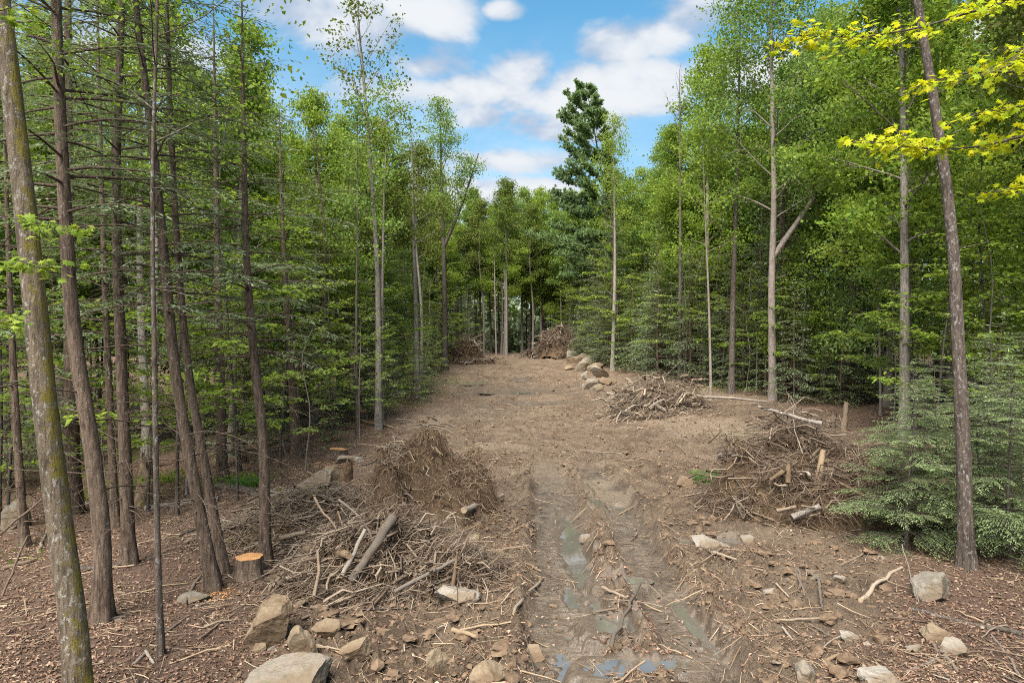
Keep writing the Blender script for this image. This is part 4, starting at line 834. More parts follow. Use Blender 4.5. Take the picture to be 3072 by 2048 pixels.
# brush heaps
def heap(pxc, pyc, rx, ry, h, seed, label, mound=True, n_tw=1500, n_fib=0, tw=(.4, 1.5), m='deadwood', dirs=None, peak=1.5, nbr=14, brm=('deadwood', 'greywood'), brl=(1.0, 2.4), brr=(.012, .034), what='', rot=0., fiblen=(.12, .4), mscale=.78, twr=.009, fbr=.006):
    rng = np.random.default_rng(seed); g = ground(pxc, pyc); cx, cy_ = g[0], g[1]+ry*.8; gz0 = gz(cx, cy_); cr, sr = math.cos(rot), math.sin(rot)
    bumps = [(0., 0., .72, 1.)]+[(math.cos(a_)*q_, math.sin(a_)*q_, r_, h_) for a_, q_, r_, h_ in zip(rng.uniform(0, 6.28, 7), rng.uniform(.3, .75, 7), rng.uniform(.28, .55, 7), rng.uniform(.45, .95, 7))]
    def hz(x, y):      # local
        u, v = x*cr+y*sr, -x*sr+y*cr
        u = u/rx; v = v/ry; lump = .62+.76*fbm(x*2.0+seed, y*2.0, seed, 4); w_ = .35*(fbm(x*1.3+seed, y*1.3-seed, seed+5, 3)-.5); k = np.zeros_like(u)
        for (ou, ov, rr, hh) in bumps: k = np.maximum(k, hh*np.maximum(0, 1-np.maximum(0, np.sqrt((u-ou)**2+(v-ov)**2)/rr+w_)**peak))
        return h*k*lump
    def surf(x, y): return np.maximum(full(x+cx, y+cy_)-gz0, hz(x, y)+(full(x+cx, y+cy_)-gz0)*.5)
    HEAPS.append(lambda X, Y: np.where(hz(X-cx, Y-cy_) > .06, hz(X-cx, Y-cy_)+gz0+.02*h, -99.))
    e = ob('brush_heap', None, None, (cx, cy_, gz0)); tag(e, label, 'brush heap')
    if mound:
        nr, na = 34, 90; r = np.linspace(0, 1.12, nr); a = np.arange(na)*2*np.pi/na; X = (r[:, None]*np.cos(a)*rx).ravel(); Y = (r[:, None]*np.sin(a)*ry).ravel()
        X, Y = X*cr-Y*sr, X*sr+Y*cr
        Z = hz(X, Y)*mscale+(fbm(X*4, Y*4, seed+1, 4)-.5)*.30*min(1, h)+(fbm(X*11, Y*11, seed+2, 3)-.5)*.14*min(1, h)+(full(X+cx, Y+cy_)-gz0)*.6; Z -= np.repeat(sm(.85, 1.12, r), na)*.25
        idx = np.arange(nr*na).reshape(nr, na); Q = np.stack([idx[:-1], np.roll(idx[:-1], -1, 1), np.roll(idx[1:], -1, 1), idx[1:]], -1).reshape(-1, 4)[:, ::-1]
        ob('soil_mound', mk('soil_mound', np.stack([X, Y, Z], 1), Q, smooth=True, mats=[M['soil']]), e)
    def pos_(n, edge=1.08):
        a = rng.uniform(0, 6.2832, n); q = np.sqrt(rng.random(n))*edge; X = q*np.cos(a)*rx; Y = q*np.sin(a)*ry; return X*cr-Y*sr, X*sr+Y*cr
    def lines(n, lo, hi, K, r0, droop, lift):
        X, Y = pos_(n); L = rng.uniform(lo, hi, n); a = rng.uniform(0, 6.2832, n) if dirs is None else rng.normal(dirs[0], dirs[1], n); el = rng.normal(.08, .30, n)
        d = np.stack([np.cos(a)*np.cos(el), np.sin(a)*np.cos(el), np.sin(el)], 1); t = np.linspace(-.5, .5, K); P = np.zeros((n, K, 3)); wig = rng.normal(0, .05, (n, K, 3))*L[:, None, None]
        ctr = np.stack([X, Y, (surf(X, Y)+rng.uniform(-.03, lift, n) if mound else surf(X, Y)*np.sqrt(rng.random(n))+.05)], 1); P = ctr[:, None]+d[:, None]*(t[None, :, None]*L[:, None, None])+wig
        P[:, :, 2] -= droop*(t[None]**2)*4*L[:, None]
        low = full(P[:, :, 0].ravel()+cx, P[:, :, 1].ravel()+cy_).reshape(n, K)-gz0; P[:, :, 2] = np.maximum(P[:, :, 2], low+.005)
        return P, (r0*(.4+.7*rng.random(n)+3.2*rng.random(n)**7))[:, None]*np.linspace(1, .35, K)
    if n_tw:
        P, R = lines(n_tw, tw[0], tw[1], 6, twr, .06, .18*h); V, Q, T, t = tubes(P, R, 3, np.clip(rng.normal(.5, .4, n_tw), 0, 1)); o = ob('twigs', mk('twigs', V, Q, T, tint=t, smooth=True, mats=[M[m]]), e); o['kind'] = 'stuff'
    if n_fib:
        P, R = lines(n_fib, fiblen[0], fiblen[1], 4, fbr, .35, .10); V, Q, T, t = tubes(P, R, 3, np.clip(rng.normal(.5, .4, n_fib), 0, 1)); o = ob('root_fibres', mk('root_fibres', V, Q, T, tint=t, smooth=True, mats=[M['root']]), e); o['kind'] = 'stuff'
    for i in range(nbr):
        P, R = lines(1, brl[0], brl[1], 6, 1., .03, .25*h); r = rng.uniform(*brr); c = P[0].mean(0)
        me = stick_mesh(rng, P[0]-c, r, r*.55, brm[i % len(brm)], K=9, sides=7, forks=int(rng.integers(0, 3)), cut='splinter')
        o = ob('branch', me, None, c+[cx, cy_, gz0]); tag(o, 'dead branch tangled '+what, 'branch', 'branches '+what)
    return e
heap(950, 1225, 1.75, 2.2, 1.9, 31, 'big matted mound of upturned roots and soil beside the left-hand rut', n_tw=300, n_fib=6000, nbr=10, what='in the upturned root mass', fiblen=(.12, .38), brl=(.6, 1.4), brr=(.012, .035), peak=1.9, mscale=.9)
heap(700, 1262, 2.2, 1.2, .85, 32, 'low spread of brown brush between the hemlocks and the root mass', n_tw=1500, n_fib=1500, nbr=12, what='in the low brush by the hemlocks', dirs=(.3, .7), tw=(.4, 1.6))
heap(880, 1375, 2.0, 1.35, 1.05, 33, 'tangled heap of grey twigs and broken stems in front of the root mass', n_tw=2100, n_fib=3000, nbr=20, what='in the twig heap before the root mass', dirs=(.9, .7), tw=(.4, 1.5), brm=('greywood', 'deadwood'))
heap(1900, 1210, 2.4, 1.8, 2.3, 34, 'tall brush heap of roots, branches and split logs near the young hemlocks', n_tw=2000, n_fib=5000, nbr=30, what='in the tall brush heap', peak=1.8, tw=(.5, 1.9))
heap(1515, 958, 2.5, 1.3, 2.1, 35, 'pile of cut poles and tangled branches at the edge of the clearing', mound=False, n_tw=1200, twr=.016, nbr=30, what='in the pole pile', dirs=(.5, .7), tw=(.8, 2.4), brl=(1.5, 3.2), brr=(.03, .07), m='deadwood')
heap(1068, 835, 2.7, 1.7, 2.4, 36, 'dark heap of uprooted stumps and roots far along the clearing', n_tw=900, n_fib=2500, twr=.024, fbr=.014, nbr=14, what='in the far root pile', fiblen=(.3, .9), brl=(1, 2.5), brr=(.04, .09), peak=1.7)
heap(1288, 822, 3.6, 2.2, 2.9, 37, 'tall pile of grey brush at the far end of the clearing', n_tw=1500, twr=.02, nbr=22, what='in the far grey brush pile', tw=(1, 3), brl=(2, 4), brr=(.03, .07), peak=1.6, m='deadwood', dirs=(.9, .6))
def ground2(px, py):               # the first point of ground or heap seen at a pixel
    dx = (px*.4354-512)/F; dz = (HOR-py*.4354)/F; y0 = ground(px, py)[1]
    ys = np.linspace(max(5., y0-5.5), y0+.6, 420); z = full(dx*ys, ys)
    for f in HEAPS: z = np.maximum(z, f(dx*ys, ys))
    below = (CAMH+dz*ys) < z; i = int(np.argmax(below)) if below.any() else len(ys)-1
    return np.array([dx*ys[i], ys[i], z[i]])
def top(x, y):
    z = gz(x, y)
    for f in HEAPS: z = max(z, float(f(np.array([x]), np.array([y]))[0]))
    return z
def stick(a, b, w0, w1, seed, m, label, name='branch', cat='branch', sag=0., forks=0, cut='splinter', za=0., zb=0., group=None, ya=None, yb=None, K=9, up=0., fwd=0.):
    """between two points of the photograph; za/zb lift the ends above the ground"""
    rng = np.random.default_rng(seed)
    def P(p, yy, zz):
        if yy is not None: return atd(p[0], p[1], yy)
        g = ground2(*p)
        if fwd: g = atd(p[0], p[1], g[1]-fwd)
        r = max(w0, w1)*.4354/F*g[1]*.5; g[2] += r*.35+zz; return g
    p0 = P(a, ya, za)
    if up: yb = p0[1]+up-1; p0 = p0-[0, 0, .15]
    p1 = P(b, yb, zb); mid = (p0+p1)/2; mid[2] += sag
    if ya is None and yb is None:
        ts = np.linspace(.1, .9, 9)[:, None]; q = p0*(1-ts)+p1*ts; lift = max(0., float(np.max(full(q[:, 0], q[:, 1])-q[:, 2]))); mid[2] += lift; p0[2] += lift*.95; p1[2] += lift*.95
    r0 = w0*.4354/F*p0[1]*.5*.72; r1 = w1*.4354/F*p1[1]*.5*.72
    side = np.cross(nrm(p1-p0), [0, 0, 1])*np.linalg.norm(p1-p0)*rng.normal(0, .025); mid += side
    base = np.array([mid[0], mid[1], min(p0[2], p1[2])])
    me = stick_mesh(rng, np.array([p0, mid, p1])-base, r0, r1, m, forks=forks, cut=cut, K=K); o = ob(name, me, None, base); return tag(o, label, cat, group)
S = [((1405, 1540), (1470, 1385), 13, 10, 'greywood', 'long pale pole lying between the ruts', {}), ((1180, 1412), (1240, 1340), 12, 9, 'deadwood', 'mossy stick beside the left-hand rut', {}),
     ((1385, 1370), (1440, 1395), 12, 8, 'deadwood', 'short broken stick above the long pale pole', {}), ((1370, 1408), (1420, 1400), 8, 6, 'deadwood', 'thin stick crossing the rut beside the long pale pole', {}),
     ((1040, 1452), (1095, 1468), 18, 12, 'splinter', 'pale broken chunk of wood near the pointed rock', {'name': 'log', 'cat': 'log'}), ((1005, 1420), (1085, 1395), 10, 6, 'deadwood', 'brown branch lying against the rounded pale boulder', {'forks': 2}),
     ((1150, 1290), (1040, 1280), 10, 7, 'deadwood', 'straight stick pointing at the ruts from the twig heap', {}), ((1135, 1275), (1215, 1262), 9, 6, 'deadwood', 'stick on the bare dirt by the left-hand rut', {}),
     ((2100, 1405), (2352, 1462), 12, 16, 'bark_dark', 'long dark branch lying across the litter towards the photo\'s edge', {'forks': 2}), ((1980, 1384), (2075, 1308), 16, 9, 'deadwood', 'broken branch pointing up towards the young hemlocks', {}),
     ((2075, 1250), (2115, 1385), 4, 4, 'greywood', 'thin grey whip leaning on the mossy boulder', {'ya': 12.0, 'yb': 11.3}), ((1905, 1465), (1860, 1440), 5, 5, 'greywood', 'thin twig above the small whitish stone', {}),
     ((1780, 1428), (1920, 1418), 9, 6, 'deadwood', 'long bent stick lying level in the dirt', {'forks': 1}), ((1855, 1320), (1885, 1348), 11, 9, 'greywood', 'pale forked branch, its upper length', {}), ((1886, 1350), (1892, 1405), 11, 8, 'greywood', 'pale forked branch, its lower length', {}),
     ((1835, 1320), (1840, 1365), 7, 6, 'greywood', 'short upright-looking twig beside the pale forked branch', {}), ((1640, 1272), (1695, 1288), 11, 8, 'deadwood', 'stick just below the whitish flat rock', {}), ((1590, 1300), (1660, 1262), 6, 4, 'deadwood', 'thin curved twig below the whitish flat rock', {}),
     ((1785, 1348), (1815, 1375), 8, 5, 'deadwood', 'short stick near the whitish pebbly stone', {}), ((2085, 1548), (2160, 1516), 12, 9, 'greywood', 'grey stick near the broad pale rock', {}), ((2168, 1502), (2206, 1548), 13, 9, 'greywood', 'pale stick below the angular pale stone', {}),
     ((2150, 1485), (2165, 1512), 11, 7, 'greywood', 'short pale stub beside the angular pale stone', {}), ((2282, 1462), (2352, 1560), 7, 9, 'greywood', 'thin straight pole running to the photo\'s corner', {}), ((2015, 1555), (2100, 1585), 9, 9, 'deadwood', 'stick at the bottom edge by the broad pale rock', {}),
     ((1988, 1535), (2000, 1568), 14, 10, 'deadwood', 'stubby stick at the bottom edge', {}), ((1900, 1525), (1930, 1512), 14, 10, 'splinter', 'orange-brown split piece next to the grey-brown rock', {}), ((1935, 1300), (1985, 1275), 8, 5, 'deadwood', 'stick in the litter left of the young hemlocks', {}),
     ((1730, 1180), (1790, 1205), 9, 6, 'deadwood', 'twig in front of the big brush heap', {}), ((1680, 1140), (1730, 1190), 8, 6, 'deadwood', 'crooked stick left of the big brush heap', {}), ((1800, 1445), (1825, 1475), 8, 6, 'greywood', 'short pale stick below the level bent stick', {}),
     ((500, 1120), (600, 1146), 26, 24, 'bark_dark', 'thick fallen log ending behind the bare-stemmed hemlock', {'name': 'log', 'cat': 'log'}), ((330, 1172), (500, 1150), 20, 22, 'bark_maple', 'long fallen log behind the leaning hemlocks', {'name': 'log', 'cat': 'log'}),
     ((160, 1160), (330, 1152), 14, 16, 'greywood', 'pale fallen log behind the crooked hemlock', {'name': 'log', 'cat': 'log'}), ((370, 1022), (600, 1018), 14, 10, 'greywood', 'far fallen log lying level deep in the shady wood', {'name': 'log', 'cat': 'log'}),
     ((420, 1394), (455, 1330), 13, 10, 'greywood', 'grey slab of bark wood in front of the leaning hemlock', {}), ((440, 1400), (500, 1378), 8, 5, 'greywood', 'pale stick beside the low mossy stone', {}),
     ((300, 1535), (332, 1500), 13, 10, 'greywood', 'pale stick at the foot of the thin pole tree', {}), ((330, 1500), (350, 1530), 12, 8, 'greywood', 'second pale stick at the foot of the thin pole tree', {}), ((370, 1460), (425, 1420), 9, 5, 'greywood', 'long thin stick reaching from the thin pole tree', {}),
     ((180, 1310), (270, 1305), 16, 14, 'bark_dark', 'dark log behind the foot of the crooked hemlock', {'name': 'log', 'cat': 'log'}), ((215, 1428), (285, 1432), 17, 12, 'bark_hemlock', 'curved root-like log at the foot of the crooked hemlock', {'name': 'log', 'cat': 'log'}),
     ((0, 1310), (75, 1290), 16, 12, 'deadwood', 'log at the photo\'s edge below the large boulder', {'name': 'log', 'cat': 'log'}), ((-20, 1240), (120, 1125), 9, 5, 'deadwood', 'dead branch leaning on the large boulder', {'ya': 14.5, 'yb': 15, 'forks': 3}), ((0, 1370), (60, 1230), 8, 5, 'deadwood', 'thin dead branch leaning upward at the photo\'s edge', {'ya': 12.0, 'yb': 12.3, 'forks': 3}),
     ((85, 1275), (110, 1215), 10, 8, 'greywood', 'pale crooked branch near the thin dark hemlock', {}), ((455, 1475), (540, 1415), 8, 5, 'deadwood', 'thin branch running towards the tan boulders', {'forks': 1}), ((330, 1470), (470, 1455), 7, 5, 'deadwood', 'level branch behind the thin pole tree foot', {}),
     ((340, 1485), (440, 1500), 7, 5, 'deadwood', 'stick in the litter left of the tan boulders', {}), ((505, 1415), (575, 1385), 6, 4, 'deadwood', 'twig near the fresh stump', {}), ((150, 1430), (190, 1400), 7, 5, 'deadwood', 'twig beside the mossy trunk', {}),
     ((30, 1500), (90, 1470), 6, 4, 'deadwood', 'twig in the litter at the photo\'s lower corner', {}), ((680, 905), (735, 955), 22, 26, 'bark_dark', 'dark curved trunk fallen in the shade by the hemlocks', {'name': 'log', 'cat': 'log', 'ya': 34, 'yb': 34}), ((940, 858), (1000, 860), 16, 12, 'bark_dark', 'dark log at the feet of the slender maples', {'name': 'log', 'cat': 'log'}),
     ((640, 985), (660, 1060), 7, 5, 'greywood', 'thin dead pole leaning near the reddish hemlock trunk', {'ya': 24.5, 'yb': 24.5}), ((905, 985), (795, 955), 8, 5, 'splinter', 'long broken branch sticking out of the root mass', {}),
     ((1395, 905), (1475, 912), 11, 10, 'greywood', 'pale pole end sticking out of the log pile', {'name': 'log', 'cat': 'log'}), ((1408, 943), (1466, 940), 15, 13, 'deadwood', 'short log at the near foot of the log pile', {'name': 'log', 'cat': 'log'}),
     ((1478, 897), (1585, 899), 13, 12, 'splinter', 'pale log lying along the top of the log pile', {'ya': 37.0, 'yb': 37.2, 'name': 'log', 'cat': 'log'}), ((1455, 900), (1500, 905), 16, 14, 'splinter', 'cut log under the top log of the pile', {'name': 'log', 'cat': 'log'}),
     ((1600, 918), (1765, 928), 8, 6, 'greywood', 'long thin pole lying on the bank past the log pile', {'za': .2, 'zb': .1}), ((1500, 930), (1530, 950), 14, 9, 'greywood', 'pale bent branch at the front of the log pile', {})]
for i, (a, b, w0, w1, m, lab, kw) in enumerate(S): stick(a, b, w0, w1, 900+i, m, lab, **kw)
STK = [stick_mesh(np.random.default_rng(1000+i), np.array([[-.5, 0, 0], [0, .04*math.sin(i*3), .02], [.5, 0, 0]]), .016, .008, ['deadwood', 'greywood', 'deadwood', 'splinter'][i % 4], K=6, sides=5, forks=i % 3) for i in range(8)]
rs = np.random.default_rng(61); k = 0
while k < 170:
    y = 7.5+rs.random()**1.6*22; x = rs.uniform(-.78*y, .78*y)
    if abs(x-TRL(y)) < .5 and y < 18: continue
    zn = 'under the hemlocks' if x < xl(y) else ('near the young hemlocks' if x > xr(y) else ('by the wheel ruts' if y < 13 else 'on the churned clearing'))
    L = rs.uniform(.35, 1.1); a = rs.uniform(0, 6.28); dx, dy = math.cos(a)*L*.45, math.sin(a)*L*.45
    z0, z1 = gz(x-dx, y-dy), gz(x+dx, y+dy); o = ob('stick', STK[rs.integers(8)], None, (x, y, max((z0+z1)/2, gz(x, y))+.012), (rs.uniform(0, 6), -math.atan2(z1-z0, L*.9), a), (L, rs.uniform(.6, 1.5), rs.uniform(.6, 1.5)))
    o.rotation_euler.x = rs.uniform(-.3, .3); tag(o, 'dead stick lying loose on the ground '+zn, 'stick', 'loose sticks '+zn); k += 1

# stumps
def stump(px, py, wpx, hgt, seed, label, tilt=0.):
    rng = np.random.default_rng(seed); g = ground(px, py); r = wpx*.4354/F*g[1]*.5; g[1] += r; n = 36
    e = ob('tree_stump', None, None, (g[0], g[1], gz(g[0], g[1])), (tilt, tilt*.5, rng.uniform(0, 6))); tag(e, label, 'stump')
    th = np.arange(n)*2*np.pi/n; K = 9; z = np.linspace(-.15, hgt, K); prof = 1+.32*np.exp(-np.maximum(z, 0)/(hgt*.35))
    lob = 1+.06*np.sin(th*5+seed)+.04*np.sin(th*9+1); ridge = rng.normal(0, .018, (K, n))
    rad = r*prof[:, None]*(lob[None]+ridge)*(1+.02*np.sin(th*18)); V = np.stack([rad*np.cos(th), rad*np.sin(th), np.repeat(z[:, None], n, 1)], -1)
    idx = np.arange(K*n).reshape(K, n); Q = np.stack([idx[:-1], np.roll(idx[:-1], -1, 1), np.roll(idx[1:], -1, 1), idx[1:]], -1).reshape(-1, 4)
    ob('bark', mk('bark', V.reshape(-1, 3), Q, smooth=True, mats=[M['bark_hemlock']]), e)
    rr = rad[-1]*.985; ring = np.stack([rr*np.cos(th), rr*np.sin(th), np.full(n, hgt-.004)], 1); ring2 = ring*[.5, .5, 1]+[0, 0, .006]
    V = np.concatenate([ring, ring2, [[0, 0, hgt+.004]]]); i = np.arange(n); j = (i+1) % n
    ob('cut_face', mk('cut_face', V, np.stack([i, j, j+n, i+n], 1), np.stack([i+n, j+n, np.full(n, 2*n)], 1), mats=[M['cut']]), e)
    return e
stump(558, 1340, 60, .40, 1, 'freshly cut stump with an orange top beside the bare-stemmed hemlock')
stump(768, 1050, 42, .28, 2, 'low cut stump with an orange top behind the pale block', .1)
stump(832, 962, 30, .42, 3, 'farther cut stump at the wood\'s edge behind the root mass', .12)
def chips(px, py, n, rad, seed, label):
    rng = np.random.default_rng(seed); g = ground(px, py); x = g[0]+rng.normal(0, rad, n); y = g[1]+rng.normal(0, rad*.8, n); C = np.stack([x, y, full(x, y)+.015], 1)
    V, Q, t = leaves(C, rng.normal(0, 1, C.shape)*[1, 1, .2], nrm(rng.normal(0, .4, C.shape)+[0, 0, 1]), rng.uniform(.015, .05, n), rng.uniform(.4, .8, n), .02, rng.random(n))
    tag(ob('wood_chips', mk('wood_chips', V, Q, tint=t, mats=[M['cut']])), label, 'wood chips', kind='stuff')
chips(505, 1365, 350, .16, 1, 'orange wood chips around the foot of the leaning hemlock'); chips(755, 1068, 500, .5, 2, 'orange wood chips in front of the low stump'); chips(838, 970, 300, .5, 3, 'orange wood chips around the farther stump')
# broken snag
def snag(px, py, wpx, hpx, label, seed=5, m='splinter'):
    rng = np.random.default_rng(seed); g = ground(px, py); r = wpx*.4354/F*g[1]*.5; h = hpx*.4354/F*g[1]; n = 18; K = 12; th = np.arange(n)*2*np.pi/n
    z = np.linspace(-.1, 1, K); top = h*(.75+.25*np.array([vn(np.array([i*.7]), np.array([seed*1.]), 3)[0]*1.6-.3 for i in range(n)])+.10*rng.normal(0, 1, n))
    V = np.stack([np.stack([r*(1.25-.5*zz+.12*np.sin(th*3+zz*4))*np.cos(th)+.12*h*zz, r*(1.2-.45*zz)*np.sin(th), zz*top], 1) for zz in z])
    idx = np.arange(K*n).reshape(K, n); Q = np.stack([idx[:-1], np.roll(idx[:-1], -1, 1), np.roll(idx[1:], -1, 1), idx[1:]], -1).reshape(-1, 4)
    T = np.stack([idx[-1], np.roll(idx[-1], -1), np.full(n, K*n)], 1); V = np.concatenate([V.reshape(-1, 3), [[.1*h, 0, h*.45]]])
    tag(ob('broken_snag', mk('broken_snag', V, Q, T, tint=rng.random(len(V)), smooth=False, mats=[M[m]]), None, (g[0], g[1], gz(g[0], g[1]))), label, 'snag')
snag(325, 1160, 34, 115, 'broken rotten snag with pale splintered wood behind the straight hemlock trunk')
snag(795, 1105, 22, 48, 'short splintered stub beside the boulder on the pale block', 8, 'root')

HS = [((905, 1362), (1045, 1288), 15, 11, 'greywood', 'long grey log lying along the twig heap', {'name': 'log', 'cat': 'log'}), ((805, 1320), (905, 1185), 26, 34, 'greywood', 'splintered grey trunk section standing slanted in the twig heap', {'up': 1.5, 'name': 'log', 'cat': 'log'}),
      ((785, 1305), (838, 1215), 16, 12, 'greywood', 'slimmer slanted stem beside the splintered trunk section', {'up': 1.4, }), ((700, 1268), (800, 1282), 30, 24, 'splinter', 'short pale broken log at the side of the twig heap', {'name': 'log', 'cat': 'log'}),
      ((1040, 1325), (1050, 1268), 15, 8, 'root', 'dark gnarled upright root at the end of the twig heap', {'forks': 3, 'up': 1.0, }), ((780, 1215), (775, 1180), 22, 18, 'root', 'broken brown stub in the brush next to the root mass', {'up': 1.0, }),
      ((1065, 1175), (1155, 1140), 20, 12, 'greywood', 'pale grey root arching out of the root mass', {}), ((640, 1240), (700, 1225), 18, 14, 'deadwood', 'grey log piece in the low brush by the hemlocks', {'name': 'log', 'cat': 'log'}),
      ((840, 1180), (800, 1240), 14, 10, 'deadwood', 'slanting root between the mound and the low brush', {}),
      ((1890, 972), (1742, 932), 14, 9, 'bark_maple', 'long grey log jutting from the top of the tall brush heap', {'ya': 16.9, 'yb': 17.8, 'name': 'log', 'cat': 'log'}), ((1938, 985), (1946, 922), 20, 15, 'deadwood', 'upright brown stub crowning the tall brush heap', {'up': 1.0, 'name': 'log', 'cat': 'log'}), ((1912, 975), (1918, 948), 16, 18, 'deadwood', 'short cut stub beside the upright stub', {'up': 1.0, 'name': 'log', 'cat': 'log'}),
      ((1655, 1050), (1745, 1045), 20, 18, 'bark_maple', 'grey log lying at the side of the tall brush heap', {'name': 'log', 'cat': 'log'}), ((1820, 1192), (1885, 1166), 20, 20, 'bark_maple', 'short grey log with a pale cut end at the foot of the tall brush heap', {'name': 'log', 'cat': 'log'}),
      ((1880, 1100), (1893, 1032), 26, 18, 'splinter', 'pale split log standing in the face of the tall brush heap', {'up': 1.15, 'name': 'log', 'cat': 'log'}), ((1900, 1062), (1990, 1040), 16, 22, 'splinter', 'orange split log across the tall brush heap', {'name': 'log', 'cat': 'log'}),
      ((1812, 1095), (1812, 1065), 19, 15, 'splinter', 'orange-brown stub low in the tall brush heap', {'up': 1.05, 'name': 'log', 'cat': 'log'}), ((1770, 1105), (1800, 1085), 12, 16, 'splinter', 'tan root flare beside the orange-brown stub', {}),
      ((1790, 1030), (1870, 1060), 8, 10, 'greywood', 'pale bare branch slanting across the tall brush heap', {}), ((1880, 985), (1740, 1000), 8, 6, 'greywood', 'arched thin branch along the crest of the tall brush heap', {'sag': .15, 'up': 1.2}),
      ((1910, 1010), (1930, 1050), 14, 12, 'greywood', 'grey slanting stem near the crest of the tall brush heap', {'up': 1.1, }), ((1930, 1110), (1985, 1140), 9, 12, 'splinter', 'pale split board low on the side of the tall brush heap', {}),
      ((1980, 1035), (2010, 1060), 10, 10, 'greywood', 'grey branch end on the hemlock side of the tall heap', {}), ((1785, 1175), (1830, 1165), 12, 10, 'deadwood', 'short stick at the foot of the tall brush heap', {})]
for i, (a, b, w0, w1, m, lab, kw) in enumerate(HS): stick(a, b, w0, w1, 1200+i, m, lab, fwd=.0 if 'ya' in kw else .38, **kw)
# a few upright dead shoots on the bare ground
for i, (px, py, hpx, lab) in enumerate([(1045, 1430, 110, 'thin dead shoot standing near the rounded pale boulder'), (1115, 1395, 60, 'thin dead shoot standing between heap and rut'), (1690, 1040, 40, 'dead broken sapling left of the tall brush heap'), (1615, 1000, 22, 'tiny dead shoot on the open clearing'), (1850, 1330, 30, 'short dead shoot among the pale branches')]):
    g = ground(px, py); h = hpx*.4354/F*g[1]; me = stick_mesh(np.random.default_rng(1300+i), np.array([[0, 0, -.05], [.03, 0, h*.5], [.06*(-1)**i, .02, h]]), .014, .005, 'deadwood', forks=3); o = ob('dead_shoot', me, None, (g[0], g[1], gz(g[0], g[1]))); tag(o, lab, 'dead shoot')

